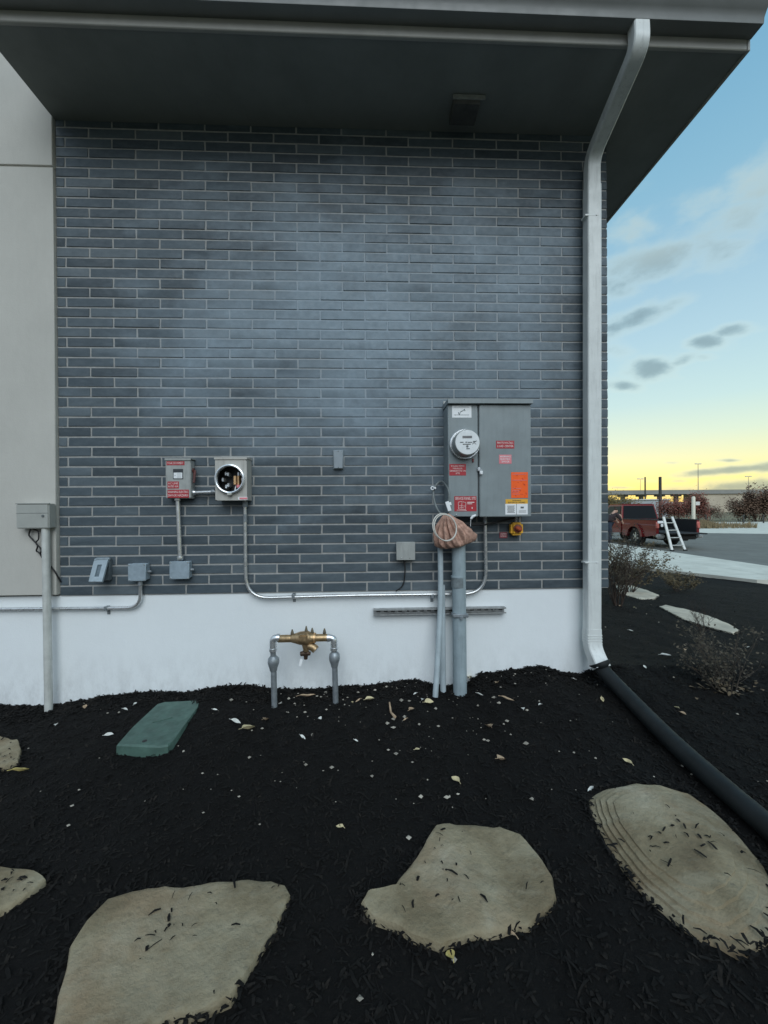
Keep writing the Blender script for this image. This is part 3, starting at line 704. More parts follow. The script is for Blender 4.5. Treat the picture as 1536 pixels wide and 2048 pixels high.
for i in range(len(prof)-1):
    for k in range(NS): mb.f.append((i*NS+k, i*NS+(k+1) % NS, (i+1)*NS+(k+1) % NS, (i+1)*NS+k))
mb.f.append(tuple((len(prof)-1)*NS+k for k in range(NS)))
tag(mb.build('protective_wrap', PAPER, ang=60), 'brown pleated wrap bunched over the conduit tops under the cabinet', 'wrap')
c = onwall(889.5, 1054, -.262); 
mb = MB(); mb.ring(c, (.42, -1, .28), .086, .0042, 40, 8, ex=1.0); mb.ring(c+Vector((.004, -.004, -.004)), (.46, -1, .24), .083, .0036, 40, 8, ex=1.0)
tag(mb.build('cable_coil', grain('pale_cable', (.55, .53, .48), .5, 0, .1)), 'pale cable coiled in a hoop around the brown wrap', 'cable coil')
lp = [onwall(893, 1032, -.17), onwall(878, 1024, -.14), onwall(869, 1003, -.09), onwall(867, 982, -.06), onwall(874, 968, -.05), onwall(884, 963, -.03), onwall(893, 972, -.12), onwall(898, 985, -.165), onwall(898, 1000, -.17), onwall(896, 1018, -.175)]
cl = tag(MB().tube(spline(lp, 8), .0072, 10).build('cable_loop', grain('grey_cable', (.16, .18, .18), .5)), 'grey black cable looped upright beside the cabinet above the wrap', 'cable')
c = onwall(896.5, 1012, -.182); mb = MB(); mt_ = Matrix.Translation(c) @ Matrix.Rotation(-.3, 4, 'Y') @ Matrix.Translation(-c)
mb.box(c.x-.012, c.x+.012, c.y-.003, c.y+.003, c.z-.034, c.z+.030, .002, mtx=mt_); mb.box(c.x+.010, c.x+.024, c.y-.0035, c.y+.0025, c.z+.0, c.z+.020, .002, mtx=mt_)
mb.build('paper_tag', TAGW, cl)
c = onwall(866.5, 976.5, -.07); mb = MB(); mb.ring(c+Vector((-.006, -.004, 0)), (0, -1, .1), .010, .004, 16, 6); mb.lathe([(.008, 0), (.009, .006), (.006, .014)], c+Vector((.008, -.004, 0)), (.2, -1, 0), 10); mb.build('cable_clip', TAGW, cl)

# ------------------------------------------------------------------ small boxes
c0 = onwall(667, 900, -.032); c1 = onwall(686, 937, -.032)
bx = MB().box(c0.x, c1.x, -.032, -.001, c0.z, c1.z, .004).build('junction_box', grain('blue_grey_cover', (.27, .31, .34), .5, 0, .08)); tag(bx, 'tiny blue grey box high on the brick between the socket and the cabinet', 'junction box')
mb = MB(); 
MB().box(c0.x-.006, c1.x+.002, -.008, -.0005, c0.z+.004, c1.z-.004, .002).build('back_plate', GREYBOX, bx)
for dz in (.008, c0.z-c1.z-.008): MB().lathe([(.0035, 0), (.003, .002)], ((c0.x+c1.x)/2, -.032, c0.z-dz), (0, -1, 0), 8).build('screw', GREYDK, bx)
c0 = onwall(793.5, 1085, -.06); c1 = onwall(829.5, 1119, -.06)
jb = MB().box(c0.x, c1.x, -.06, -.001, c0.z, c1.z, .004).build('junction_box', LTBOX); tag(jb, 'grey square box with a black cable hanging from its underside', 'junction box')
MB().box(c0.x-.003, c1.x+.003, -.064, -.0602, c0.z+.003, c1.z-.003, .002).build('cover', LTBOX, jb)
for u in (.25, .72): MB().lathe([(.004, 0), (.0035, .003)], (c0.x+(c1.x-c0.x)*u, -.064, c1.z+.012), (0, -1, 0), 8).build('screw', CHROME, jb)
mb = MB(); mb.tube(spline([onwall(809, 1117, -.03), onwall(810, 1140, -.03), onwall(808, 1163, -.02), onwall(803, 1174, -.012), onwall(792, 1182, -.004)], 6), .0045, 8); mb.lathe([(.009, 0), (.007, -.03)], onwall(809, 1120, -.03), (0, 0, 1), 10)
mb.build('cable', BLACK, jb)
# disconnect switch
YS = -.065
p0, p1 = onwall(332, 919.5, YS), onwall(381.5, 997, YS)
ds = thing('disconnect_switch', ((p0.x+p1.x)/2, -.03, p1.z), 'grey disconnect switch covered with dark red stickers and a side handle', 'switch box')
MB().box(p0.x, p1.x, YS+.008, -.002, p1.z, p0.z, .004).build('case', LTBOX, ds)
MB().box(p0.x-.003, p1.x+.002, YS-.003, YS+.006, p1.z+.003, p0.z+.002, .004, seg=2).build('door', LTBOX, ds)
MB().prism([(p0.x-.004, -.002, p0.z+.012), (p0.x-.004, YS-.010, p0.z+.008), (p0.x-.004, YS-.010, p0.z-.004), (p0.x-.004, YS-.006, p0.z+.003), (p0.x-.004, -.002, p0.z+.004)], (p1.x-p0.x+.010, 0, 0)).build('rain_hood', LTBOX, ds, ang=20)
Y2 = YS-.003
sticker(ds, (333, 922.5, 369, 930.5), Y2, RED, ['SOLAR DISCONNECT'], label='narrow red label at the top')
sticker(ds, (335, 963, 358, 977), Y2, RED, ['AC LINE', 'RATED 60A'], label='small red label')
sticker(ds, (335, 979.5, 378, 995.5), Y2, RED, ['WARNING ELECTRIC', 'SHOCK HAZARD'], label='wide red label at the bottom', fit=.95)
s_, p, q = sticker(ds, (346, 938, 366.5, 958.5), Y2, INK, label='black framed white instruction label')
mb = MB(); mb.box(p.x+.005, q.x-.005, Y2-.0025, Y2-.0013, q.z+.006, p.z-.024); mb.build('panel', WHITE, s_)
mb = MB(); mb.lathe([(.003, 0), (.003, .001)], (p.x+.014, Y2-.0025, q.z+.024), (0, -1, 0), 8)
for k in range(4): mb.box(p.x+.026, q.x-.012, Y2-.0033, Y2-.0026, q.z+.012+.008*k, q.z+.0135+.008*k)
mb.build('print', GREYBOX, s_)
mb = MB(); hxx = p1.x+.004; hz0 = onwall(386, 941, -.035).z; hz1 = onwall(381, 966, -.05).z
mb.tube([(hxx, -.03, hz0), (hxx+.012, -.036, hz0-.002), (hxx+.014, -.058, hz1)], [.007, .009, .008], 8); mb.lathe([(.016, 0), (.016, .008)], (p1.x+.001, -.03, hz0), (1, 0, 0), 16)
mb.build('handle', grain('red_black_handle', (.10, .035, .03), .4), ds)
a = onwall(355.5, 998, -.034); b = onwall(360.5, 1120, -.034)
cc = pipe('short_conduit', [a, b], .0135, EMT, 'short upright metal conduit between the red stickered switch and the box below', 'conduit', 0)
for p in (a, b+Vector((0, 0, .012))): MB().lathe([(.019, -.012), (.021, -.004), (.019, .012)], p, (0, 0, 1), 12).build('connector', CHROME, cc)
# empty meter socket
YM = -.104
p0, p1 = onwall(430, 918, YM), onwall(494, 1000.5, YM)
ms = thing('meter_socket', ((p0.x+p1.x)/2, -.05, p1.z), 'beige grey meter socket with an open round hole full of terminals', 'meter socket')
oc = onwall(461, 958.5, YM); ocx, ocz = oc.x, oc.z; RO = .083
# front plate with a round hole
mb = MB(); NN = 64; outer = []; inner = []
x0_, x1_, z0_, z1_ = p0.x, p1.x, p1.z, p0.z
for k in range(NN):
    q = 2*math.pi*(k+.5)/NN; dx, dz = math.cos(q), math.sin(q)
    t = min(((x1_-ocx) if dx > 0 else (ocx-x0_))/max(abs(dx), 1e-6), ((z1_-ocz) if dz > 0 else (ocz-z0_))/max(abs(dz), 1e-6))
    outer.append(Vector((ocx+dx*t, YM, ocz+dz*t))); inner.append(Vector((ocx+dx*RO, YM, ocz+dz*RO)))
mb.add(outer+inner, [(k, (k+1) % NN, NN+(k+1) % NN, NN+k) for k in range(NN)])
mb.add([(x0_, YM, z0_), (x1_, YM, z0_), (x1_, YM, z1_), (x0_, YM, z1_)] + [(x0_, -.002, z0_), (x1_, -.002, z0_), (x1_, -.002, z1_), (x0_, -.002, z1_)], [(0, 4, 5, 1), (1, 5, 6, 2), (2, 6, 7, 3), (3, 7, 4, 0), (4, 7, 6, 5)])
mb.build('case', BEIGE, ms, ang=20, fix=False)
MB().box(x0_+.004, x1_-.004, -.012, -.006, z0_+.004, z1_-.004).build('back_panel', BLACK, ms)
mb = MB()
for (xa, xb, za, zb) in ((x0_+.003, x0_+.005, z0_+.004, z1_-.004), (x1_-.005, x1_-.003, z0_+.004, z1_-.004)): mb.box(xa, xb, YM+.004, -.013, za, zb)
mb.box(x0_+.006, x1_-.006, YM+.004, -.013, z0_+.003, z0_+.005); mb.box(x0_+.006, x1_-.006, YM+.004, -.013, z1_-.005, z1_-.003); mb.build('liner', BLACK, ms)
MB().prism([(x0_-.004, -.002, z1_+.022), (x0_-.004, YM-.006, z1_+.010), (x0_-.004, YM-.006, z1_-.003), (x0_-.004, YM-.003, z1_+.002), (x0_-.004, -.002, z1_+.002)], (x1_-x0_+.008, 0, 0)).build('rain_hood', BEIGE, ms, ang=20)
MB().lathe([(RO-.001, .002), (RO-.001, -.022), (RO+.005, -.025), (RO+.012, -.022), (RO+.012, .0)], (ocx, YM, ocz), (0, 1, 0), 48, False).build('ring', CHROME, ms)
mb = MB(); mb.box(ocx-.014, ocx+.014, YM-.03, YM-.002, ocz-RO-.024, ocz-RO-.006, .004); mb.build('ring_clasp', BEIGE, ms)
for u, v, mat in ((-.042, .040, CHROME), (-.027, .036, CHROME), (-.062, .0, CHROME), (-.040, -.046, CHROME), (-.026, -.036, CHROME), (.058, .040, CHROME), (.066, .0, CHROME), (.058, -.044, CHROME), (.04, .038, CHROME)):
    MB().box(ocx+u-.007, ocx+u+.007, -.075, -.02, ocz+v-.013, ocz+v+.013, .003).build('jaw', mat, ms)
MB().box(ocx+.008, ocx+.026, -.075, -.02, ocz-.034, ocz+.026, .003).build('terminal', COPPER, ms)
MB().box(ocx+.031, ocx+.043, -.07, -.02, ocz-.048, ocz+.036, .003).build('terminal', COPPER, ms)
MB().box(ocx+.028, ocx+.048, -.078, -.06, ocz-.054, ocz-.034, .003).build('terminal', PINK, ms)
mb = MB(); mb.tube([(ocx+.016, -.05, ocz-.034), (ocx+.015, -.06, ocz-.06), (ocx+.02, -.08, ocz-.080)], .0038, 6); mb.build('wire', TAGW, ms)
sticker(ms, (476, 994, 495, 999.5), YM, WHITE, name='paper_label', label='small white strip')
sticker(ms, (479, 995, 494.5, 998.5), YM-.0012, PINK, name='paper_label', label='small pink strip')
a = onwall(384, 985.5, -.032); b = onwall(431, 984, -.032)
cc = pipe('link_conduit', [a, b], .0125, EMT, 'short level conduit linking the red stickered switch to the meter socket', 'conduit', 0)
MB().lathe([(.018, 0), (.020, .008), (.016, .02)], a+Vector((.004, 0, 0)), (1, 0, 0), 12).build('connector', CHROME, cc)
MB().lathe([(.018, 0), (.020, .008), (.016, .02)], b-Vector((.006, 0, 0)), (-1, 0, 0), 12).build('connector', GALV, cc)
# two cast boxes
def castbox(px0, py0, px1, py1, yfr, label):
    a, b = onwall(px0, py0, yfr), onwall(px1, py1, yfr)
    o = MB().box(a.x+.003, b.x-.003, yfr+.006, -.001, a.z-.003, b.z+.003, .005).build('cast_box', grain('cast_blue_grey', (.30, .37, .42), .55, .2, .14, 30)); tag(o, label, 'junction box')
    MB().box(a.x, b.x, yfr, yfr+.005, a.z, b.z, .003).build('cover', o.data.materials[0], o)
    for sx, sz in ((0, 0), (1, 0), (0, 1), (1, 1)):
        MB().lathe([(.005, 0), (.004, .003)], (a.x+.008+(b.x-a.x-.016)*sx, yfr, b.z+.008+(a.z-b.z-.016)*sz), (0, -1, 0), 8).build('screw', CHROME, o)
    MB().lathe([(.010, 0), (.010, .016), (.007, .018), (.007, .024)], (b.x-.003, -.03, (a.z+b.z)/2), (1, 0, 0), 8).build('plug', GALV, o)
    return o, a, b
castbox(338.5, 1123, 378.5, 1158, -.055, 'blue grey cast box below the red stickered switch')
o, a, b = castbox(255.5, 1127.5, 291.5, 1162, -.06, 'blue grey cast box right of the flip cover outlet')
YU = -.012
P = [onwall(281, 1160, -.028), onwall(281, 1215.5, YU), onwall(214, 1216.5, YU), onwall(0, 1218.5, YU), onwall(-300, 1221, YU)]
lc = pipe('low_conduit', P, .0112, EMT, 'thin metal conduit bending left along the foundation below the flip cover outlet', 'conduit', .17)
strap(lc, onwall(213, 1216.5, YU), .0112)
MB().lathe([(.016, -.014), (.014, .014)], onwall(281, 1166, -.027), (0, 0, 1), 12).build('connector', GALV, lc)
# flip-cover outlet
p0, p1 = onwall(196, 1117, -.03), onwall(219, 1161, -.03)
oc_ = thing('outlet_box', ((p0.x+p1.x)/2, -.015, p1.z), 'blue grey outlet box with its window cover flipped partly open', 'outlet')
CB = grain('outlet_cover', (.30, .36, .40), .5, .1, .12, 30)
MB().box(p0.x, p1.x, -.03, -.001, p1.z, p0.z, .004).build('back_box', grain('outlet_back', (.14, .165, .18), .55), oc_)
A, B, C_, D2 = onwall(188, 1121, -.05), onwall(216, 1119, -.05), onwall(204, 1163, -.135), onwall(177, 1163, -.135)
nrm = (B-A).cross(D2-A).normalized(); nrm = nrm if nrm.y < 0 else -nrm
def bl(u, v): return (A*(1-u)+B*u)*(1-v) + (D2*(1-u)+C_*u)*v
mb = MB(); fr = [(0, 0), (1, 0), (1, 1), (0, 1)]; inn = [(.34, .22), (.66, .22), (.66, .78), (.34, .78)]
vs = [bl(*q) for q in fr] + [bl(*q) for q in inn]; vs += [v-nrm*.012 for v in vs]
mb.add(vs, [(i, (i+1) % 4, 4+(i+1) % 4, 4+i) for i in range(4)] + [(8+i, 12+i, 12+(i+1) % 4, 8+(i+1) % 4) for i in range(4)] + [(i, 8+i, 8+(i+1) % 4, (i+1) % 4) for i in range(4)] + [(4+i, 4+(i+1) % 4, 12+(i+1) % 4, 12+i) for i in range(4)])
mb.build('flip_cover', CB, oc_, ang=20)
mb = MB(); mb.add([v-nrm*.006 for v in [bl(*q) for q in inn]], [(0, 1, 2, 3)]); mb.build('window', grain('smoked_window', (.10, .13, .15), .25), oc_)
mb = MB(); mb.tube([A+Vector((-.002, .012, .004)), B+Vector((.004, .012, .004))], .007, 8); mb.box(p0.x-.004, p1.x, -.045, -.028, p0.z-.006, p0.z+.006, .002); mb.build('hinge', CB, oc_)

# ------------------------------------------------------------------ left box on a post
YP = -.085
p0, p1 = onwall(31, 1007.5, YP), onwall(97.5, 1057, YP)
lb = MB().box(p0.x, p1.x, YP, -.0225, p1.z, p0.z, .006, seg=2).build('control_box', grain('taupe_enamel', (.36, .37, .345), .5, 0, .06)); tag(lb, 'grey control box on the stucco wall at far left with a pale post under it', 'control box')
c = onwall(86, 1032, YP); MB().lathe([(.009, 0), (.008, .004)], (c.x, YP, c.z), (0, -1, 0), 12).build('lock', GREYDK, lb)
MB().box(p0.x-.002, p1.x+.002, YP-.002, YP+.012, p0.z-.002, p0.z+.004, .002).build('lid_lip', lb.data.materials[0], lb)
mb = MB(); mb.box(p0.x+.004, p1.x-.004, YP-.0012, YP+.002, p0.z-.062, p0.z-.060); mb.build('seam', GREYDK, lb)
a, b = onwall(91.5, 1056, -.055), onwall(97.5, 1412, -.055); b.z -= .12; a.z += .01
pc = pipe('post_conduit', [a, b], .0225, STEELP, 'pale upright conduit from the left control box down into the mulch', 'conduit', 0, 16)
mb = MB(); L_ = [onwall(62, 1056, -.05), onwall(58, 1070, -.045), onwall(66, 1080, -.045), onwall(75, 1091, -.045), onwall(73, 1102, -.04), onwall(79, 1106, -.04), onwall(88, 1122, -.03)]
mb.tube(spline(L_, 8), .0046, 8); mb.tube(spline([onwall(64, 1057, -.05), onwall(76, 1063, -.05), onwall(77, 1078, -.05), onwall(72, 1086, -.045), onwall(82, 1098, -.045), onwall(81, 1107, -.04)], 8), .0042, 8)
mb.tube(spline([onwall(86, 1119, -.03), onwall(100, 1131, -.03), onwall(112, 1147, -.028), onwall(122, 1164, -.004)], 6), .0046, 8)
tag(mb.build('hanging_cable', BLACK), 'knotted black cable hanging from the left control box behind the post', 'cable')
# ------------------------------------------------------------------ backflow preventer
YB = -.17
bf = thing('backflow_preventer', tuple(onwall(610, 1380, YB)), 'brass backflow preventer on two galvanised risers before the white foundation', 'valve')
def bw(px, py, y=YB): return onwall(px, py, y)
for k, (xt, xb, yt, yj) in enumerate(((546, 549, 1283, 1326), (668, 672, 1281, 1318))):
    b = bw(xb, 1395); b.z -= .12; sgn_ = 1 if k == 0 else -1
    MB().tube([bw(xt+1, yj-4), b], .0185, 14).build('riser', GALV, bf)
    MB().tube([bw(xt, yt+14), bw(xt+1, yj)], .0175, 14).build('nipple', GALV, bf)
    MB().lathe([(.021, .045), (.034, .030), (.036, .008), (.034, -.008), (.026, -.03), (.022, -.05)], bw(xt+1, yj), (0, 0, 1), 10).build('union', GALV, bf)
    e = fillet([bw(xt, yt+20), bw(xt, 1276), bw(xt+sgn_*14, 1275)], .045, 6)
    eb = MB().tube(e, .0225, 14).build('elbow', CHROME, bf)
    MB().lathe([(.026, -.008), (.026, .008)], bw(xt, yt+16), (0, 0, 1), 14).build('collar', CHROME, eb)
    MB().lathe([(.026, -.008), (.026, .008)], bw(xt+sgn_*11, 1275.5), (1, 0, 0), 14).build('collar', CHROME, eb)
aL, aR = bw(556, 1277.5), bw(657, 1275)
xm = lambda px: bw(px, 1277).x - aL.x
MB().lathe([(.022, 0), (.024, .004), (.024, xm(582)), (.020, xm(583))], aL, (aR-aL), 12).build('shutoff_valve', BRASS, bf)
MB().lathe([(.020, xm(630)), (.024, xm(631)), (.024, xm(655)), (.022, xm(657))], aL, (aR-aL), 12).build('shutoff_valve', BRASS, bf)
MB().lathe([(.021, xm(580)), (.026, xm(584)), (.033, xm(592)), (.041, xm(600)), (.044, xm(608)), (.044, xm(617)), (.036, xm(621)), (.032, xm(626)), (.03, xm(632))], aL, (aR-aL), 14).build('body', BRASS, bf)
MB().lathe([(.033, xm(628)), (.033, xm(630.5))], aL, (aR-aL), 14).build('flange', COPPER, bf)
c = bw(611, 1272); MB().box(c.x-.035, c.x+.02, YB-.052, YB-.02, c.z-.022, c.z+.022, .008, seg=2).build('name_boss', BRASS, bf)
c = bw(612, 1285); mb = MB(); mb.lathe([(.030, .0), (.026, -.02), (.020, -.04), (.018, -.055)], c, (0, 0, 1), 12); mb.tube([bw(614, 1290), bw(625, 1294, YB-.01), bw(630, 1297, YB-.015)], [.02, .026, .022], 10); mb.lathe([(.026, -.012), (.026, .012)], bw(629, 1297, YB-.012), (.6, -.2, -.5), 10)
mb.build('relief_valve', BRASS, bf)
mb = MB(); mb.tube([bw(601, 1308), bw(611, 1306), bw(621, 1307)], [.014, .017, .012], 10); mb.tube([bw(611.5, 1300), bw(611.5, 1318)], [.018, .012], 10); mb.build('drain_port', BRASSD, bf)
for px, py, hh in ((584.5, 1271, .035), (612.5, 1266, .04), (624.5, 1268, .035), (649, 1269, .035)):
    p = bw(px, py); MB().lathe([(.0095, -.012), (.0095, .006), (.011, .010), (.0085, .024), (.0035, hh+.004)], p, (0, 0, 1), 10).build('test_cock', grain('dull_bronze', (.16, .14, .10), .5, .5, .2) if px < 590 else bpy.data.materials['dull_bronze'], bf)
mb = MB(); p = bw(603, 1318); mb.box(p.x-.008, p.x+.010, YB-.005, YB-.003, p.z-.045, p.z, .001, mtx=Matrix.Translation(p) @ Matrix.Rotation(.25, 4, 'Y') @ Matrix.Translation(-p)); mb.tube([p, bw(606, 1309)], .0012, 4); mb.build('paper_tag', TAGW, bf)

# ------------------------------------------------------------------ green valve box
ztop = gz(*onground(300, 1450).xy, False)
def tp(px, py): return onz(px, py, ztop+.035)
oc4 = [tp(233, 1489), tp(262, 1456), tp(306, 1415), tp(315, 1407), tp(330, 1403), tp(394, 1400), tp(399, 1404), tp(397, 1413), tp(372, 1447), tp(346, 1483), tp(336, 1490), tp(320, 1493)]
vb = thing('valve_box', tuple(sum(oc4, Vector())/12-Vector((0, 0, .09))), 'green plastic irrigation valve box lid tilted in the black mulch', 'valve box')
cen = sum(oc4, Vector())/12
mb = MB(); top_ = [p+(cen-p)*.03 for p in oc4]; n = 12
vs = [p-Vector((0, 0, .16))+(p-cen)*.02 for p in oc4] + [p-Vector((0, 0, .008)) for p in oc4] + top_
mb.add(vs, [(i, (i+1) % n, n+(i+1) % n, n+i) for i in range(n)] + [(n+i, n+(i+1) % n, 2*n+(i+1) % n, 2*n+i) for i in range(n)] + [tuple(2*n+i for i in range(n))])
mb.build('lid', GREEN, vb, ang=30)
p = tp(289, 1482); MB().lathe([(.012, 0), (.012, .0015)], p, (0, 0, 1), 12).build('finger_hole', BLACK, vb)
p = tp(325, 1440); MB().box(p.x-.05, p.x+.05, p.y-.004, p.y+.004, p.z-.001, p.z+.004, .002, mtx=Matrix.Translation(p) @ Matrix.Rotation(.5, 4, 'Z') @ Matrix.Translation(-p)).build('raised_rib', GREEN, vb)

# ------------------------------------------------------------------ flagstones
stones = []
def flagstone(pxs, label, th=.05, lift=.02, ledges=0, seed=1, mat=None):
    lift += .026 if ledges else .008; zt = lift
    pts = [onground(px, py, lift) for px, py in pxs]
    rr = random.Random(seed); dense = []
    for i in range(len(pts)):
        a, b = pts[i], pts[(i+1) % len(pts)]; k = max(2, int((b-a).length/.025))
        for j in range(k): dense.append(a+(b-a)*j/k)
    c = sum(dense, Vector())/len(dense)
    dense = [p + (p-c).normalized()*(noise.noise(p*14+Vector((seed, 0, 0)))*.006 + noise.noise(p*40)*.004) for p in dense]
    n = len(dense); mb = MB()
    rings = [(1.0, -th-.06), (1.0, -th*.5), (1.0, -.013), (.985, -.004), (.955, 0), (.9, .001), (.83, .002), (.74, .003), (.64, .003), (.54, .003), (.43, .003), (.32, .003), (.2, .003), (.09, .003)]
    if ledges: rings = [(1.0, -th-.06), (1.0, -.048), (.99, -.040), (.97, -.036), (.945, -.034), (.915, -.033), (.907, -.025), (.88, -.0245), (.845, -.024), (.837, -.016), (.80, -.0155), (.755, -.015), (.747, -.007), (.70, -.0065), (.655, -.006), (.648, .0), (.58, .002), (.46, .003), (.33, .003), (.2, .003), (.09, .003)]
    shift = (onground(1305, 1650)-c)*.55 if ledges else Vector()
    for s_, dz in rings:
        for p in dense:
            q = c+(p-c)*s_+shift*(1-s_)*(1 if s_ > .3 else .6)
            if .3 < s_ < .95: q += (p-c).normalized()*noise.noise((p-c)*7+Vector((0, seed, 0)))*.010
            h_ = noise.noise(q*6+Vector((seed, 2, 0)))*(.004 if ledges else .007) + noise.noise(q*23)*(.0018 if ledges else .0035) if dz > -.032 else noise.noise(q*30)*.004
            mb.v.append(Vector((q.x, q.y, gz(q.x, q.y, False)+lift+dz+h_)))
    for i in range(len(rings)-1):
        for k in range(n): mb.f.append((i*n+k, i*n+(k+1) % n, (i+1)*n+(k+1) % n, (i+1)*n+k))
    mb.f.append(tuple((len(rings)-1)*n+k for k in range(n)))
    o = mb.build('flagstone', mat or STONE, ang=35); tag(o, label, 'flagstone', 'flagstones set in the mulch'); stones.append((c, dense, zt)); return o
flagstone([(100, 2060), (118, 1985), (133, 1930), (140, 1890), (172, 1840), (215, 1795), (262, 1778), (330, 1768), (420, 1761), (500, 1755), (545, 1756), (572, 1766), (580, 1785), (572, 1810), (540, 1868), (500, 1930), (462, 1990), (415, 2014), (330, 2032), (280, 2085), (170, 2110)], 'largest tan flagstone at the bottom left of the mulch', seed=2)
flagstone([(719, 1800), (733, 1781), (752, 1791), (774, 1791), (800, 1757), (840, 1700), (872, 1646), (925, 1645), (1000, 1650), (1042, 1665), (1078, 1702), (1104, 1748), (1114, 1790), (1103, 1806), (1058, 1848), (1000, 1862), (955, 1862), (920, 1873), (880, 1890), (840, 1876), (790, 1848), (738, 1828)], 'angular flagstone with a pointed left tip, dotted with mulch shreds', seed=5)
flagstone([(1173, 1580), (1205, 1562), (1260, 1551), (1320, 1553), (1380, 1570), (1430, 1605), (1480, 1655), (1520, 1700), (1545, 1740), (1560, 1790), (1540, 1850), (1500, 1880), (1478, 1888), (1440, 1868), (1390, 1852), (1345, 1822), (1290, 1772), (1250, 1722), (1215, 1680), (1195, 1640), (1182, 1608)], 'long layered flagstone with ledges along its rim beside the drain pipe', ledges=1, seed=9)
flagstone([(-60, 1740), (0, 1732), (72, 1740), (93, 1757), (60, 1785), (20, 1812), (-60, 1840)], 'pointed flagstone tip entering at the left edge, lower of two', seed=12)
flagstone([(-70, 1470), (0, 1470), (35, 1478), (44, 1500), (36, 1520), (10, 1532), (-70, 1540)], 'small rounded flagstone at the left edge near the green box', seed=14)
flagstone([(1228, 1168), (1262, 1170), (1300, 1182), (1319, 1190), (1310, 1196), (1280, 1198), (1240, 1186)], 'distant flagstone with painted sky glow behind the twiggy bush by the wall corner', seed=16, lift=.012, mat=STONE_GLOW)
flagstone([(1317, 1212), (1330, 1209), (1372, 1218), (1420, 1232), (1460, 1248), (1480, 1260), (1466, 1266), (1420, 1254), (1365, 1237)], 'narrow flagstone with painted sky glow on the mulch right of the wall corner', seed=18, lift=.012, mat=STONE_GLOW)

# ------------------------------------------------------------------ mulch shreds
def inside(p, poly):
    c = False; n = len(poly)
    for i in range(n):
        a, b = poly[i], poly[i-1]
        if (a.y > p.y) != (b.y > p.y) and p.x < (b.x-a.x)*(p.y-a.y)/(b.y-a.y)+a.x: c = not c
    return c
V, Fc = [], []
def sliver(p, ln, w, az, tilt, h):
    d = Vector((math.cos(az)*math.cos(tilt), math.sin(az)*math.cos(tilt), math.sin(tilt))); s = Vector((-math.sin(az), math.cos(az), 0))*w
    up = Vector((0, 0, h)); o = len(V); m_ = p+d*ln*.5+up+s*R.uniform(-.6, .6)
    e = p+d*ln+s*R.uniform(-.5, .5); k2 = R.uniform(.3, .9); V.extend([p-s*.7, p+s*.7, m_-s, m_+s, e-s*k2, e+s*k2]); Fc.extend([(o, o+1, o+3, o+2), (o+2, o+3, o+5, o+4)])
for i in range(70000):
    t = R.random()
    if t < .78: x, y = R.uniform(-3.6, 3.6), -R.random()**1.0*2.75+.01
    else: x, y = R.uniform(1.2, 6.5), R.uniform(-1.2, 8)
    if y > -.02 and x < 1.75: y = -.02
    p = Vector((x, y, gz(x, y)+.002))
    if any((p-c).length < .6 and inside(p, dn) for c, dn, _ in stones): continue
    k = R.random()
    sliver(p, R.uniform(.006, .024) if k < .65 else R.uniform(.015, .05), R.uniform(.0018, .006)*(1 if k < .8 else .6), R.uniform(0, 6.28), R.uniform(-.15, .7)*R.random(), R.uniform(-.003, .007))
# shreds banked against the rims of the stones
for c, dn, zt in stones:
    for i in range(len(dn)*5):
        q = dn[R.randrange(len(dn))]; q = c+(q-c)*R.uniform(.985, 1.05); q.z = gz(q.x, q.y, False)+R.uniform(.0, zt*.7)
        sliver(q, R.uniform(.008, .035), R.uniform(.002, .006), R.uniform(0, 6.28), R.uniform(-.2, .4), .004)
# heap of shreds against the foundation
for i in range(9000):
    x = R.uniform(-4.5, 1.66); y = -R.random()**2*.16; p = Vector((x, y, gz(x, y)))
    sliver(p, R.uniform(.008, .035), R.uniform(.002, .007), R.uniform(0, 6.28), R.uniform(.0, .9)*R.random(), .004)
for c, dn, zt in stones[:5]:
    cl = [c+(dn[R.randrange(len(dn))]-c)*R.uniform(.1, .8) for _ in range(3)]
    for i in range(34):
        p = c+(dn[R.randrange(len(dn))]-c)*R.random()**.6*.92
        if i % 3: q = cl[i % 2]; p = q+Vector((R.gauss(0, .06), R.gauss(0, .05), 0))
        if not inside(p, dn): continue
        p.z = gz(p.x, p.y, False)+zt+.010
        sliver(p, R.uniform(.006, .042)*(.5 if R.random() < .5 else 1), R.uniform(.0012, .005), R.uniform(0, 6.28), R.uniform(-.05, .12), .003)
me = bpy.data.meshes.new('mulch_shreds'); me.from_pydata(V, [], Fc); me.materials.append(CHIP)
o = bpy.data.objects.new('mulch_shreds', me); COL.objects.link(o); o['kind'] = 'stuff'; o['label'] = 'shredded black mulch covering the bed'
mb = MB()
for i in range(300):
    t = R.random()
    if t < .62: x, y = R.gauss(.1, .75), -R.random()**1.5*1.0-.04
    if x > 1.6 and t < .62: x = 1.5
    elif t < .62: pass
    elif t < .85: x, y = R.uniform(1.7, 4.5), R.uniform(-1, 4)
    else: x, y = R.uniform(-2.6, 2.4), -R.uniform(0, 1.7)
    p = Vector((x, y, gz(x, y)+.008)); r = .0035+.013*R.random()**3
    vs = [p+Vector((R.uniform(.6, 1.3)*r*a, R.uniform(.6, 1.3)*r*b, R.uniform(.4, .8)*r*c)) for a, b, c in ((1, 0, 0), (-1, 0, 0), (0, 1, 0), (0, -1, 0), (0, 0, 1), (0, 0, -1))]
    mb.add(vs, [(0, 2, 4), (2, 1, 4), (1, 3, 4), (3, 0, 4), (2, 0, 5), (1, 2, 5), (3, 1, 5), (0, 3, 5)])
o = mb.build('gravel_bits', grain('gravel_bits', (.30, .275, .23), .85, 0, .6, 9), centre=False, flat=True, fix=False); o['kind'] = 'stuff'; o['label'] = 'scattered pale gravel and wood bits on the mulch'

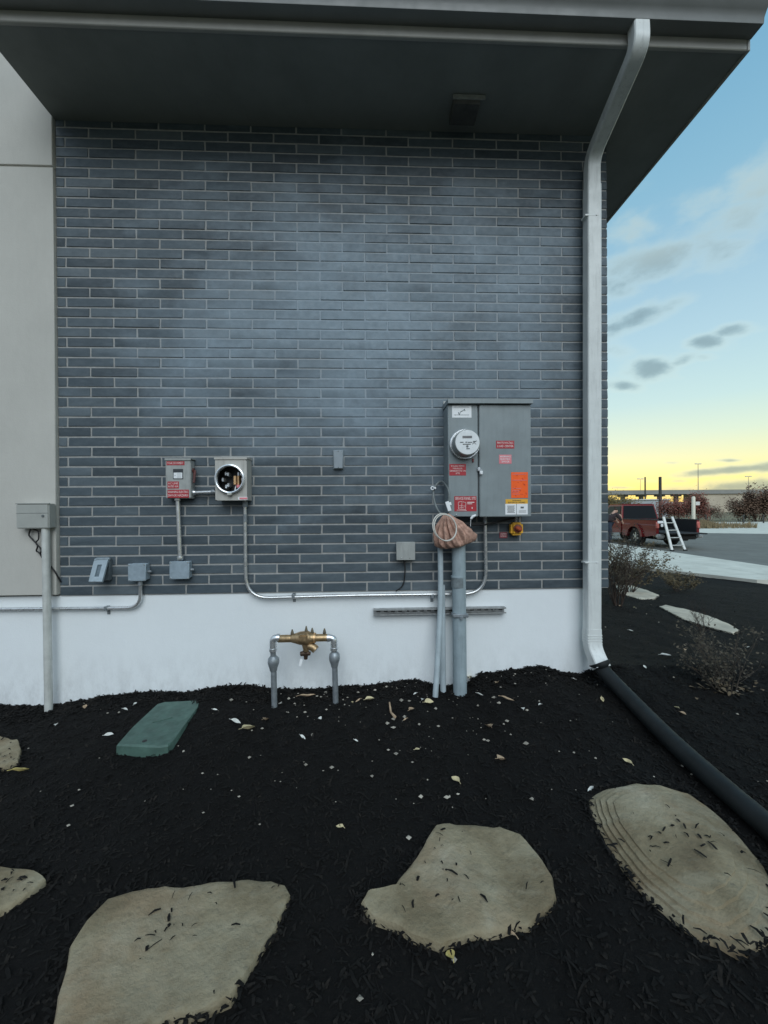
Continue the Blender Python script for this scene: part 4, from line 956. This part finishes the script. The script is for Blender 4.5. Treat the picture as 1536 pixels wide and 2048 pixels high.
# ------------------------------------------------------------------ fallen leaves
def leaf(px, py, ln, w, az, mat, label, curl=.25, lift=.012):
    p = onground(px, py, lift); mb = MB(); k = 7
    for i in range(k+1):
        t = i/k; ww = w*math.sin(math.pi*min(1, t*1.02+.02))**.7*(1-.25*t)
        for s in (-1, 0, 1):
            mb.v.append(p + Vector((ln*(t-.5), s*ww*.5*(1+.15*noise.noise(Vector((px, t*5, s)))), (abs(s)*ww*.35+.02*math.sin(t*3)*ln*8*curl*.2+abs(t-.5)*ln*curl)))-Vector((0, 0, 0)))
    for i in range(k):
        for j in range(2): mb.f.append((i*3+j, i*3+j+1, (i+1)*3+j+1, (i+1)*3+j))
    mb.tube([p+Vector((-ln*.5, 0, ln*curl*.5)), p+Vector((-ln*.72, .004, ln*curl*.3))], .0012, 4)
    mtx = Matrix.Translation(p) @ Matrix.Rotation(az, 4, 'Z') @ Matrix.Rotation(R.uniform(-.25, .25), 4, 'X') @ Matrix.Rotation(R.uniform(.0, .5), 4, 'Y') @ Matrix.Translation(-p)
    mb.v = [mtx @ v for v in mb.v]
    o = mb.build('fallen_leaf', mat, fix=False); tag(o, label, 'leaf', 'fallen leaves on the mulch')
LY = grain('yellow_leaf', (.66, .54, .20), .7, 0, .2, 30, .0006)
special = [(497, 1459, .085, .065, .9, LEAF, 'broad pale yellow leaf, largest on the mulch below the backflow valve'), (471, 1445, .06, .035, 0, PALEW, 'whitish oval leaf just left of the broad yellow leaf'),
    (531, 1441, .075, .04, 1.4, LEAFB, 'crumpled tan leaf standing just right of the broad yellow leaf'), (740, 1400, .06, .05, .3, LEAF, 'rounded yellow leaf on the mulch midway between the risers and conduits'),
    (858, 1406, .06, .05, .2, LEAF, 'yellow leaf touching the small white chip under the conduits'), (846, 1400, .035, .03, 1.2, PALEW, 'small white chip beside a yellow leaf under the conduits'),
    (615, 1394, .11, .035, .5, LEAFB, 'long curled brown leaf between the two risers'), (911, 1561, .05, .035, 2.2, LEAF, 'lone yellow leaf above the angular flagstone'),
    (978, 1455, .07, .05, 1.7, LEAFB, 'dull beige leaf midway down the mulch below the cabinet'), (1003, 1521, .07, .05, .6, LEAFB, 'dull grey beige leaf at the right of the open mulch'),
    (1015, 1400, .08, .03, -.4, LEAFB, 'ragged tan leaf right of the thick conduit'), (883, 1363, .08, .045, 1.5, LEAF, 'upright pale leaf wedged between the conduits'), (940, 1357, .075, .045, 1.3, LEAF, 'upright yellow leaf against the right side of the thick conduit'),
    (994, 1367, .07, .04, 1.2, LEAFB, 'curled tan leaf by the foundation right of the conduits'), (40, 1543, .075, .04, 1.0, LY, 'yellow green leaf below the small rounded flagstone'), (902, 1914, .042, .03, 1.9, LY, 'yellow leaf tucked under the bottom edge of the angular flagstone'),
    (218, 1471, .045, .03, .3, PALEW, 'ragged white chip at the left side of the green box'), (1332, 1312, .075, .04, -.2, PALEW, 'bright white leaf on the mulch right of the downspout'), (823, 1420, .045, .035, .8, LEAFB, 'pale tan leaf right of the broken stick'),
    (1390, 1340, .07, .03, .1, LEAFB, 'tan leaf near the dry grass clump at right'), (1255, 1524, .05, .025, 1.9, LEAF, 'narrow tan leaf above the layered flagstone')]
for sp in special: leaf(*sp)
mb = MB(); mb.tube([onground(779, 1405, .03), onground(782, 1425, .012), onground(790, 1434, .015)], [.005, .006, .009], 6)
tag(mb.build('broken_stick', LEAFB), 'short pale broken stick on the mulch below the cabinet', 'stick')
for px, py, where in [(170, 1415, 'left of the green box by the foundation'),
        (250, 1420, 'touching the back left of the green box'),
        (270, 1408, 'behind the green box against the foundation'),
        (112, 1450, 'on the mulch by the foot of the pale post'),
        (430, 1420, 'right behind the green box top corner'),
        (705, 1405, 'just right of the right riser foot'),
        (716, 1402, 'tiny second one right of the right riser'),
        (830, 1388, 'between the backflow valve and conduits near the wall'),
        (560, 1408, 'at the foot of the left riser'),
        (605, 1476, 'below the middle of the backflow valve'),
        (640, 1438, 'below the right riser on open mulch'),
        (712, 1482, 'on open mulch under the strut left end'),
        (810, 1440, 'below the broken stick'),
        (1080, 1410, 'on the mulch below the yellow switch'),
        (960, 1390, 'below the thick conduit foot'),
        (1046, 1418, 'lowest near the yellow switch side'),
        (1150, 1360, 'by the foot of the downspout'),
        (1353, 1416, 'in the lower middle right of the drain pipe'),
        (1366, 1428, 'lower twin right of the drain pipe'),
        (1232, 1652, 'near the top tip of the layered flagstone'),
        (1205, 1400, 'just left of the drain pipe top'),
        (1290, 1335, 'right of the downspout elbow'),
        (1262, 1262, 'left of the narrow flagstone'),
        (1398, 1298, 'below the narrow flagstone'),
        (1268, 1215, 'between the two far flagstones'),
        (1182, 1580, 'touching the ragged tip of the layered flagstone'),
        (1020, 1866, 'at the lower right rim of the angular flagstone'),
        (680, 1655, 'above the left end of the angular flagstone'),
        (835, 1500, 'in the middle of the open black mulch'),
        (1495, 1295, 'near the right edge under the narrow flagstone'),
        (1240, 1212, 'at the foot of the dark twiggy bush'),
        (1370, 1300, 'alone beside the bare grey shrub')]:
    leaf(px, py, R.uniform(.02, .045), R.uniform(.012, .028), R.uniform(0, 6.28), R.choice([LEAFB, PALEW, LEAF, PALEW]), 'small pale leaf scrap '+where)

# ------------------------------------------------------------------ plants
def twig_bush(loc, hgt, rad, seed, label, leafmat, nl, mat=TWIG, stems=9, lsz=.02, cat='shrub'):
    rr = random.Random(seed); t = thing('twiggy_shrub', tuple(loc), label, cat); mb = MB(); tips = []
    def grow(p, d, ln, r, dep):
        pts = [p]; q = p
        for i in range(4):
            d = (d+Vector((rr.uniform(-.22, .22), rr.uniform(-.22, .22), rr.uniform(-.05, .16)))).normalized(); q = q+d*ln/4; pts.append(q)
            if dep < 3 and rr.random() < .75: grow(q, (d+Vector((rr.uniform(-.9, .9), rr.uniform(-.9, .9), rr.uniform(-.2, .5)))).normalized(), ln*rr.uniform(.4, .7), r*.6, dep+1)
        if dep >= 1: tips.extend(pts[1:])
        mb.tube(pts, [r*(1-.16*i) for i in range(5)], 5 if dep < 2 else 3, False)
    for i in range(stems):
        a = rr.uniform(0, 6.28); s = rr.uniform(.15, .75)
        grow(Vector(loc)+Vector((math.cos(a)*.04, math.sin(a)*.04, -.03)), Vector((math.cos(a)*s*rad/hgt, math.sin(a)*s*rad/hgt, .8)).normalized(), hgt*rr.uniform(.55, .9), .006*hgt/.6, 0)
    mb.build('branches', mat, t, fix=False)
    lb = MB()
    for i in range(nl):
        p = tips[rr.randrange(len(tips))]+Vector((rr.gauss(0, .02), rr.gauss(0, .02), rr.gauss(0, .02))); s = lsz*rr.uniform(.6, 1.4)
        a = Vector((rr.uniform(-1, 1), rr.uniform(-1, 1), rr.uniform(-1, 1))).normalized(); b = a.orthogonal().normalized()
        lb.add([p, p+a*s*.5+b*s*.3, p+a*s, p+a*s*.5-b*s*.3], [(0, 1, 2, 3)])
    if nl: lb.build('leaves', leafmat, t, fix=False, flat=True)
    return t
DKLEAF = grain('dark_bush_leaf', (.062, .052, .035), .8, 0, .5, 14); OLIVE = grain('olive_leaf', (.105, .08, .04), .8, 0, .5, 8); RUST = grain('rust_leaf', (.22, .085, .06), .85, 0, .5, .9); TAN = grain('dry_grass', (.25, .19, .105), .9, 0, .4, 10)
twig_bush(onground(1236, 1212), .80, .42, 3, 'dark twiggy bush beside the brick wall corner', DKLEAF, 2600, stems=14, lsz=.024)
twig_bush(onground(1290, 1196)+Vector((.1, .5, 0)), .62, .65, 4, 'low olive brown bush behind the dark twiggy bush', OLIVE, 3000, stems=14, lsz=.035)
twig_bush(onground(1385, 1190)+Vector((.1, .4, 0)), .34, .7, 8, 'flat olive plant spreading on the mulch before the sidewalk', OLIVE, 1800, stems=14, lsz=.03)
twig_bush(onground(1455, 1380), .36, .36, 5, 'sparse grey brown twiggy shrub on the mulch at the right edge', DKLEAF, 900, TWIGG, 14, .018)
twig_bush(onground(1410, 1262), .24, .3, 15, 'small leafless twig plant in front of the narrow flagstone', TWIG, 60, TWIG, 9, .012)
t = thing('dry_clump', tuple(onground(1450, 1385)), 'low clump of curled tan dead leaves at the right edge', 'plant'); mb = MB(); rr = random.Random(2)
for i in range(70):
    p = onground(rr.gauss(1450, 26), rr.gauss(1374, 9)); a = rr.uniform(0, 6.28); l = rr.uniform(.02, .05); d = Vector((math.cos(a), math.sin(a), rr.uniform(.1, .9)))*l; s = Vector((-math.sin(a), math.cos(a), 0))*.010
    mb.add([p-s*.4, p+s*.4, p+d*.6+s, p+d*.6-s, p+d+Vector((0, 0, -.008))], [(0, 1, 2, 3), (3, 2, 4)])
mb.build('leaves', grain('tan_dead_leaf', (.14, .105, .065), .9, 0, .4, 20), t, fix=False, flat=True)

# ------------------------------------------------------------------ distance: shrubs, bridge, poles
def far_bush(loc, w, h, seed, label, mat, nl=1400, name='shrub', d=None, cat='shrub', group=None):
    rr = random.Random(seed); t = thing(name, tuple(loc), label, cat, group); br = MB(); lb = MB(); d = d or w*.5; cl = []
    for i in range(9):
        a = Vector((rr.uniform(-.42, .42)*w, rr.uniform(-.4, .4)*d, h*rr.uniform(.45, .82))); cl.append((a, h*rr.uniform(.18, .30)))
        br.tube([Vector(loc)+Vector((a.x*.3, a.y*.3, -.1)), Vector(loc)+Vector((a.x*.7, a.y*.7, a.z*.5)), Vector(loc)+a+Vector((0, 0, h*.2))], [.02*h/2, .014*h/2, .005], 5, False)
    s = h*.062
    for i in range(int(nl*2.4)):
        c, r = cl[rr.randrange(9)]; v = Vector((rr.gauss(0, .6)*w*.22, rr.gauss(0, .6)*d*.3, rr.gauss(0, .75)*r)); p = Vector(loc)+c+v
        if p.z < loc[2]: p.z = loc[2]+rr.random()*h*.3
        a = Vector((rr.uniform(-1, 1), rr.uniform(-1, 1), rr.uniform(-1, 1))).normalized(); b = a.orthogonal().normalized(); q = s*rr.uniform(.5, 1.3)
        lb.add([p, p+a*q*.5+b*q*.35, p+a*q, p+a*q*.5-b*q*.35], [(0, 1, 2, 3)])
    br.build('branches', TWIG, t, fix=False); lb.build('foliage', mat, t, fix=False, flat=True); return t
GZ = -.45
RUSTD = grain('brown_bush_leaf', (.15, .092, .06), .85, 0, .5, .9); YOL = grain('yellow_olive_leaf', (.16, .125, .05), .85, 0, .4, .3)
far_bush(far(1352, 48, GZ), 4.4, 2.5, 21, 'rust red hedge bush behind the truck tailgate', RUST, 3200)
far_bush(far(1392, 47, GZ), 2.2, 2.9, 22, 'dark red upright bush right behind the white marker post', RUST, 1600)
far_bush(far(1416, 50, GZ), 2.9, 1.9, 23, 'brown bush just right of the white marker post', RUSTD, 1600)
far_bush(far(1447, 52, GZ), 2.8, 1.0, 24, 'low brown shrub in the gap of the hedge row', RUSTD, 1000)
far_bush(far(1484, 46, GZ), 3.2, 2.6, 25, 'brown bush left of the tall bush at the right edge', RUSTD, 2000)
far_bush(far(1516, 45, GZ), 2.4, 3.5, 26, 'tallest rusty bush near the right edge', RUSTD, 2000)
far_bush(far(1548, 46, GZ), 3.4, 3.1, 27, 'dark rust bush cut by the right edge', RUST, 2000)
far_bush(far(1232, 70, GZ), 7.0, 4.4, 28, 'yellowish tree crowns left of the two dark poles', YOL, 2400, 'tree', cat='tree')
# verge of dry grass
mb = MB(); rr = random.Random(6)
for i in range(7000):
    X = rr.uniform(17, 32); Z = 30+rr.uniform(0, 1)*12; 
    if X/Z < .74: X = Z*.74+rr.random()*4
    if X/Z > .97: Z = X/.95
    p = cf(X, Z, ROADZ); hgt = rr.uniform(.1, .5); a = rr.uniform(0, 6.28); s = Vector((math.cos(a), math.sin(a), 0))*.03
    mb.add([p-s, p+s, p+s*.2+Vector((rr.uniform(-.12, .12), rr.uniform(-.12, .12), hgt))], [(0, 1, 2)])
o = mb.build('grass_verge', TAN, centre=False, flat=True, fix=False); o['kind'] = 'stuff'; o['label'] = 'dry tan grass along the far side of the road'
# overpass
DB = grain('bridge_concrete', (.30, .29, .25), .9, 0, .1, .3); DBD = grain('bridge_deck_beam', (.28, .28, .26), .9, 0, .1, .3); MSE = grain('beige_wall', (.50, .44, .34), .9, 0, .08, .15)  # deck concrete slightly greyer than piers and parapet
ZO = 150
br = thing('overpass', tuple(far(1380, ZO, GZ)), 'long grey highway overpass crossing the horizon', 'bridge')
def at(px, py, dz=0): return farp(px, py, ZO+dz)
zt, zb = at(1380, 982).z, at(1380, 988).z
a, b = far(1100, ZO, 0), far(2300, ZO, 0); dr = (b-a).normalized(); nr = Vector((-dr.y, dr.x, 0))
def slab(px0, px1, z0, z1, th, off=0):
    p, q = far(px0, ZO, z0)+nr*off, far(px1, ZO, z0)+nr*off; return MB().prism([p, q, q+nr*th, p+nr*th], (0, 0, z1-z0))
slab(-200, 2300, zb, zt, 11).build('deck', DBD, br, ang=20)
for o_ in (0.01, 10.7): slab(-200, 2300, zt+.003, zt+.45, .28, o_).build('parapet', DB, br, ang=20)
slab(1405, 2300, GZ-.2, zb-.003, 9, .6).build('retaining_wall', MSE, br, ang=20)
for px in tuple(range(-180, 1060, 52))+(1090, 1130, 1170, 1216, 1262, 1300, 1338, 1372):
    slab(px-3, px+3, GZ-.2, zb-.8, 1.3, 4.5).build('pier', DB, br, ang=20); slab(px-9, px+9, zb-.797, zb-.003, 1.5, 4.4).build('pier_cap', DB, br, ang=20)
p0, p1 = far(1150, 300, GZ), far(1402, 300, GZ); d = (p1-p0).normalized(); nn = Vector((-d.y, d.x, 0)); hw_ = farp(1300, 1006, 300).z-GZ
wh = thing('warehouse', tuple((p0+p1)/2), 'long cream white warehouse seen through the overpass piers', 'building'); CRM = grain('cream_siding', (.80, .77, .66), .8, 0, .05, .1)
nb = 8
for i in range(nb):
    a, b = p0.lerp(p1, i/nb)+d*.15, p0.lerp(p1, (i+1)/nb)-d*.15; MB().prism([a, b, b+nn*20, a+nn*20], (0, 0, hw_)).build('wall_bay', CRM, wh, ang=20)
MB().prism([p0-nn*.5+Vector((0, 0, hw_+.01)), p1-nn*.5+Vector((0, 0, hw_+.01)), p1+nn*20.5+Vector((0, 0, hw_+.01)), p0+nn*20.5+Vector((0, 0, hw_+.01))], (0, 0, .6)).build('roof', CRM, wh, ang=20)
POLE = grain('dark_weathered_steel', (.05, .05, .045), .8, 0, .2, 1); LPOLE = grain('grey_lamp_pole', (.22, .23, .23), .5, .3)
def post(px, ytop, Z, r0, r1, label):
    p = far(px, Z, GZ-.3); q = farp(px, ytop, Z); q.x, q.y = p.x, p.y
    o = MB().lathe([(r0, 0), (r1, q.z-p.z)], p, (0, 0, 1), 10).build('utility_post', POLE); tag(o, label, 'pole', 'dark posts beyond the truck')
    MB().lathe([(r1*1.05, 0), (r1*1.05, .06), (r1*.5, .1)], q, (0, 0, 1), 10).build('cap', POLE, o)
post(1290.5, 955, 88, .17, .15, 'thinner left one of two dark posts rising behind the truck'); post(1320.5, 955, 62, .25, .21, 'thicker right one of two dark posts rising behind the truck')
def lamp(px, ytop, ybase, Z, label, r=.14):
    b = farp(px, ybase, Z); b.z = zt+.2; q = farp(px, ytop, Z); t = thing('highway_light', tuple(b), label, 'street lamp', 'light poles on the overpass')
    MB().tube([b, Vector((b.x, b.y, q.z))], [r, r*.6], 6).build('pole', LPOLE, t)
    for s in (-1, 1): MB().box(b.x+s*.25, b.x+s*1.3, b.y-.2, b.y+.2, q.z-.12, q.z+.18, .05).build('lamp_head', PALEW, t)
lamp(1396.5, 928, 983, ZO+5, 'tallest thin light pole standing on the overpass right of the truck'); lamp(1497, 953, 983, ZO+5, 'faint thin light pole on the overpass near the right edge', .10); lamp(1281, 958, 982, ZO+5, 'short thin light pole on the overpass left of the dark posts', .08)
# pale grey building behind the truck
p0, p1 = far(1300, 75, GZ), far(1338, 75, GZ); hb = farp(1315, 1000, 75).z-GZ
sh = thing('storage_building', tuple(p0), 'pale blue grey low building just behind the truck cab', 'building'); d = (p1-p0).normalized(); nn = Vector((-d.y, d.x, 0))
SHM = grain('pale_blue_siding', (.36, .40, .42), .7, 0, .08, .6)
p0 = far(1262, 75, GZ)
MB().prism([p0, p1, p1+nn*6, p0+nn*6], (0, 0, hb)).build('wall', SHM, sh, ang=20); MB().prism([p0-nn*.2-d*.2+Vector((0, 0, hb+.003)), p1-nn*.2+d*.2+Vector((0, 0, hb+.003)), p1+nn*6.2+d*.2+Vector((0, 0, hb+.003)), p0+nn*6.2-d*.2+Vector((0, 0, hb+.003))], (0, 0, .18)).build('roof', PALEW, sh, ang=20)
# white marker post
p = far(1387, 33, ROADZ); q = farp(1386, 993, 33)
wp_ = MB().lathe([(.13, 0), (.13, q.z-p.z-.1), (.10, q.z-p.z-.02), (.04, q.z-p.z)], p, (0, 0, 1), 14).build('marker_post', grain('cream_post', (.72, .68, .56), .6)); tag(wp_, 'white marker post standing across the road behind the truck', 'post')
mb = MB(); mb.box(p.x+.2, p.x+.55, p.y-.02, p.y+.02, q.z-.75, q.z-.45); mb.tube([(p.x+.1, p.y, q.z-.5), (p.x+.3, p.y, q.z-.6)], .02, 5); mb.build('small_sign', PALEW, wp_)
for i, (px, Z) in enumerate(((1412, 40), (1487, 40), (1527, 40))):
    p = far(px, Z, ROADZ); tag(MB().lathe([(.06, 0), (.06, .85), (.03, .9)], p, (0, 0, 1), 8).build('short_post', POLE), 'short dark post in the dry grass across the road, %s' % ('nearest the white marker post', 'middle one of three', 'farthest right of three')[i], 'post', 'short posts across the road')

# ------------------------------------------------------------------ pickup truck (local: x right, y forward, z up, origin rear left on the ground)
TX, TZ = 10.82, 15.35
tr = thing('pickup_truck', tuple(cf(TX, TZ, ROADZ)), 'dark red pickup truck with its tailgate lowered, parked along the kerb', 'pickup truck')
CARP = M_('red_car_paint', (.17, .009, .011), .25, .2); CARP.b.inputs['Coat Weight'].default_value = .45; CARP.col(CARP.ramp(CARP.noise(6, 3), [(.3, (.155, .008, .010)), (.7, (.185, .010, .012))])); CARP = CARP.m
GLASS = M_('dark_car_glass', (.010, .012, .014), .08, 0, .2).m; TYRE = grain('tyre', (.018, .018, .018), .85); ALLOY = grain('alloy_wheel', (.60, .60, .58), .3, .6); BEDL = grain('bed_liner', (.012, .012, .013), .8)
BUMP = grain('bumper', (.45, .46, .46), .3, .6); LAMP = grain('tail_lamp', (.55, .16, .13), .2)
def T(x, y, z): return cf(TX+x, TZ+y, ROADZ+z)
class TB(MB):
    def done(s, name, mat, parent=tr, label=None, **k):
        s.v = [T(*v) for v in s.v]; return s.build(name, mat, parent, label, **k)
TW = 1.84
def arch(cy, r, z0=.42, n=10): return [(cy+r*math.cos(math.pi*(1-k/n)), z0+r*math.sin(math.pi*(1-k/n))*1.0) for k in range(n+1)]
def side(x0, x1, y0, y1, ztop, arches):
    pts = [(y0, .52)]
    for cy, r in arches:
        pts += [(cy-r-.05, .40)] + arch(cy, r, .40) + [(cy+r+.05, .40)]
    pts += [(y1, .40), (y1, ztop), (y0, ztop)]
    return TB().prism([(x0, y, z) for y, z in pts], (x1-x0, 0, 0))
for s in (0, 1):
    x0 = .06 if s == 0 else TW-.16; side(x0, x0+.10, .02, 2.22, 1.12, [(1.35, .44)]).done('bed_side', CARP, ang=25)
    sx_ = (.06, .115) if s == 0 else (TW-.06, TW-.115)
    TB().add([(sx_[0]-(.004 if s == 0 else -.004), .03, .93), (sx_[0]-(.004 if s == 0 else -.004), 2.21, .93), (sx_[1], 2.21, 1.119), (sx_[1], .03, 1.119), (sx_[0], .03, .90), (sx_[0], 2.21, .90)], [(0, 1, 2, 3), (4, 5, 1, 0)]).done('shoulder', CARP, ang=15)
    xo = 0.0 if s == 0 else TW-.14
    mb = TB(); o_ = arch(1.35, .56, .42); i_ = arch(1.35, .44, .40)
    n = len(o_); mb.add([(xo, y, z) for y, z in o_]+[(xo, y, z) for y, z in i_]+[(xo+.14, y, z) for y, z in o_]+[(xo+.14, y, z) for y, z in i_], [(k, k+1, n+k+1, n+k) for k in range(n-1)]+[(2*n+k, 3*n+k, 3*n+k+1, 2*n+k+1) for k in range(n-1)]+[(k, 2*n+k, 2*n+k+1, k+1) for k in range(n-1)]+[(n+k, n+k+1, 3*n+k+1, 3*n+k) for k in range(n-1)])
    mb.done('wheel_flare', CARP, ang=30)
    TB().box(.05 if s == 0 else TW-.17, .17 if s == 0 else TW-.05, .0, 2.2, 1.121, 1.155, .01).done('bed_rail', BLACK)
    TB().box(.045 if s == 0 else TW-.165, .165 if s == 0 else TW-.045, -.02, .05, .80, 1.06, .02).done('tail_light', LAMP)
TB().box(.17, TW-.17, .03, 2.2, .60, .64).done('bed_floor', BEDL, ang=20); TB().box(.17, TW-.17, 2.14, 2.21, .641, 1.118).done('bed_front', BEDL, ang=20)
for x0 in (.162, TW-.182): TB().box(x0, x0+.02, .03, 2.13, .642, 1.118).done('bed_liner', BEDL, ang=20)
tg = TB().box(.17, TW-.17, -.52, .025, .585, .635, .012).done('tailgate', BEDL); TB().box(.7, 1.14, -.535, -.521, .595, .625, .004).done('handle', BLACK, tg)
TB().box(.30, TW-.30, -.16, .04, .36, .52, .03, seg=2).done('rear_bumper', BLACK)
for x0 in (.02, TW-.30): TB().box(x0, x0+.28, -.17, .06, .40, .58, .05, seg=3).done('bumper_end', BUMP)
TB().box(.52, 1.3, -.10, 2.2, .30, .57, .05).done('chassis', BLACK)
# cab
side(.03, TW-.03, 2.26, 5.15, 1.08, [(4.45, .44)]).done('body', CARP, ang=25)
TB().box(.10, TW-.10, 3.86, 5.1, 1.083, 1.17, .06, seg=2).done('bonnet', CARP)
def loft(a, b): return TB().add(a+b, [(0, 1, 2, 3), (7, 6, 5, 4)] + [(i, i+4, (i+1) % 4+4, (i+1) % 4) for i in range(4)])
rf = .12
cabb = loft([(.07, 2.27, 1.083), (TW-.07, 2.27, 1.083), (TW-.07, 4.0, 1.083), (.07, 4.0, 1.083)], [(.07+rf, 2.42, 1.78), (TW-.07-rf, 2.42, 1.78), (TW-.07-rf, 3.45, 1.78), (.07+rf, 3.45, 1.78)]).done('cab', CARP, ang=20)
TB().box(.19, TW-.19, 2.44, 3.44, 1.78, 1.82, .03, seg=2).done('roof', CARP)
def lerp(a, b, t): return tuple(a[i]+(b[i]-a[i])*t for i in range(3))
def pane(c00, c10, c11, c01, u0, u1, v0, v1, off, name='window', mat=GLASS, lab=None):
    f = lambda u, v: Vector(lerp(lerp(c00, c10, u), lerp(c01, c11, u), v))+Vector(off)
    return TB().add([f(u0, v0), f(u1, v0), f(u1, v1), f(u0, v1)]+[f(a, b)-Vector(off)*.6 for a, b in ((u0, v0), (u1, v0), (u1, v1), (u0, v1))], [(0, 1, 2, 3), (0, 4, 5, 1), (1, 5, 6, 2), (2, 6, 7, 3), (3, 7, 4, 0)]).done(name, mat, tr, lab, ang=20)
pane((.07, 2.27, 1.083), (TW-.07, 2.27, 1.083), (TW-.07-rf, 2.42, 1.78), (.07+rf, 2.42, 1.78), .04, .96, .08, .93, (0, -.02, .0), 'rear_window')
pane((.07, 4.0, 1.083), (.07, 2.27, 1.083), (.07+rf, 2.42, 1.78), (.07+rf, 3.45, 1.78), .12, .52, .1, .9, (-.015, 0, 0)); pane((.07, 4.0, 1.083), (.07, 2.27, 1.083), (.07+rf, 2.42, 1.78), (.07+rf, 3.45, 1.78), .56, .93, .1, .9, (-.015, 0, 0))
pane((TW-.07, 2.27, 1.083), (TW-.07, 4.0, 1.083), (TW-.07-rf, 3.45, 1.78), (TW-.07-rf, 2.42, 1.78), .07, .88, .1, .9, (.015, 0, 0))
pane((TW-.07, 4.0, 1.083), (.07, 4.0, 1.083), (.07+rf, 3.45, 1.78), (TW-.07-rf, 3.45, 1.78), .05, .95, .08, .92, (0, .02, 0), 'windscreen')
TB().box(-.15, .06, 3.55, 3.62, 1.12, 1.28, .03).done('wing_mirror', BLACK)
for x in (.10, TW-.10):
    for cy in (1.35, 4.45):
        sx = 1 if x < 1 else -1; w = TB(); w.lathe([(.20, 0), (.36, 0), (.385, .03), (.385, .20), (.36, .23), (.2, .23)], (x-.01*sx, cy, .385), (sx, 0, 0), 28, False); wo_ = w.done('wheel', TYRE)
        r_ = TB(); r_.lathe([(.235, .0), (.235, .03), (.20, .04), (.20, .05)], (x-.014*sx, cy, .385), (sx, 0, 0), 24, False)
        for k in range(6):
            q = k*math.pi/3; r_.box(-.034, .034, -.03, .0, .05, .215, .006, mtx=Matrix.Translation((x+.0*sx, cy, .385)) @ Matrix.Rotation(q, 4, 'X') @ Matrix.Rotation(math.pi/2*(1), 4, 'Z'))
        r_.lathe([(.06, -.005), (.06, .03)], (x-.014*sx, cy, .385), (sx, 0, 0), 12); r_.done('rim', ALLOY, wo_)
TB().lathe([(.2, 0), (.2, .004)], (.16, 1.35, .385), (1, 0, 0), 20).done('brake_disc', BLACK)
pl_ = TB().box(.08, .36, -.036, -.022, 1.0, 1.10, .004).done('license_plate', WHITE); TB().box(.20, .30, -.05, -.03, .86, .97, .01).done('bracket', WHITE)
# stepladder leaning on the tailgate
lt = [farp(1327, 1034, 15.0), farp(1344, 1034, 15.15)]; lbm = [far(1344, 14.35, ROADZ), far(1370, 14.45, ROADZ)]
ld = thing('ladder', tuple((lbm[0]+lbm[1])/2), 'aluminium ladder leaning on the lowered tailgate of the red pickup', 'ladder'); ALU = grain('ladder_aluminium', (.60, .60, .57), .4, .3, .12, 6)
for a, b in zip(lbm, lt):
    MB().rect_tube([a+Vector((0, 0, .01)), b], .09, .05, _R0, .008).build('rail', ALU, ld, ang=30); MB().box(a.x-.06, a.x+.06, a.y-.05, a.y+.05, a.z+.001, a.z+.05, .01).build('foot', BLACK, ld)
for t_ in (.16, .38, .60, .82): MB().rect_tube([lbm[0].lerp(lt[0], t_), lbm[1].lerp(lt[1], t_)], .07, .03, Vector((0, 1, 0)), .006).build('rung', ALU, ld, ang=30)

# ------------------------------------------------------------------ person bending by the truck cab
pz = WALKZ; PX, PZ_ = (1219-768)/F_PX*16.6, 16.6
JEAN = grain('blue_jeans', (.022, .034, .055), .85); JACK = grain('dark_jacket', (.035, .022, .024), .85); SKIN = grain('skin', (.48, .29, .21), .55); HAIR = grain('brown_hair', (.05, .025, .015), .7)
pr = thing('person', tuple(cf(PX, PZ_, pz)), 'person in dark jacket and blue jeans bending toward the truck beside the wall corner', 'person')
def skin(name, verts, edges, radii, mat, root=0):
    me = bpy.data.meshes.new(name); o0 = cf(PX, PZ_, pz)
    me.from_pydata([cf(PX+x, PZ_+y, pz+z)-o0 for x, y, z in verts], edges, [])
    o = bpy.data.objects.new(name, me); COL.objects.link(o); o.parent = pr
    md = o.modifiers.new('skin', 'SKIN'); sv = me.skin_vertices[0].data
    for i, r in enumerate(radii): sv[i].radius = (r, r) if not isinstance(r, tuple) else r
    sv[root].use_root = True; o.modifiers.new('sub', 'SUBSURF').levels = 1; o.modifiers['sub'].render_levels = 2
    me.materials.append(mat); return o
skin('body', [(-.05, 0, .95), (.12, .02, 1.22), (.20, .03, 1.30), (.27, .03, 1.36), (.36, .04, 1.40), (.34, -.22, 1.2), (.42, -.18, .95), (.5, -.14, .82), (.34, .24, 1.2), (.42, .22, .95), (.52, .2, .84)],
     [(0, 1), (1, 2), (2, 3), (3, 4), (1, 5), (5, 6), (6, 7), (1, 8), (8, 9), (9, 10)], [.1, .1, .055, .085, .08, .04, .035, .04, .04, .035, .04], SKIN)
skin('jacket', [(-.06, 0, .88), (.02, 0, 1.05), (.12, .02, 1.24), (.2, -.18, 1.24), (.31, -.21, 1.08), (.40, -.18, .96), (.2, .2, 1.24), (.31, .22, 1.08), (.40, .21, .98)],
     [(0, 1), (1, 2), (2, 3), (3, 4), (4, 5), (2, 6), (6, 7), (7, 8)], [.17, .17, .15, .08, .07, .055, .08, .07, .055], JACK)
skin('jeans', [(-.08, 0, .90), (-.08, -.11, .80), (-.03, -.12, .46), (-.06, -.12, .09), (.05, -.12, .05), (-.08, .11, .80), (.02, .12, .46), (-.02, .12, .09), (.09, .12, .05)],
     [(0, 1), (1, 2), (2, 3), (3, 4), (0, 5), (5, 6), (6, 7), (7, 8)], [.165, .105, .078, .06, .05, .105, .078, .06, .05], JEAN)
skin('hair', [(.24, .03, 1.42), (.33, .03, 1.46)], [(0, 1)], [.09, .085], HAIR)
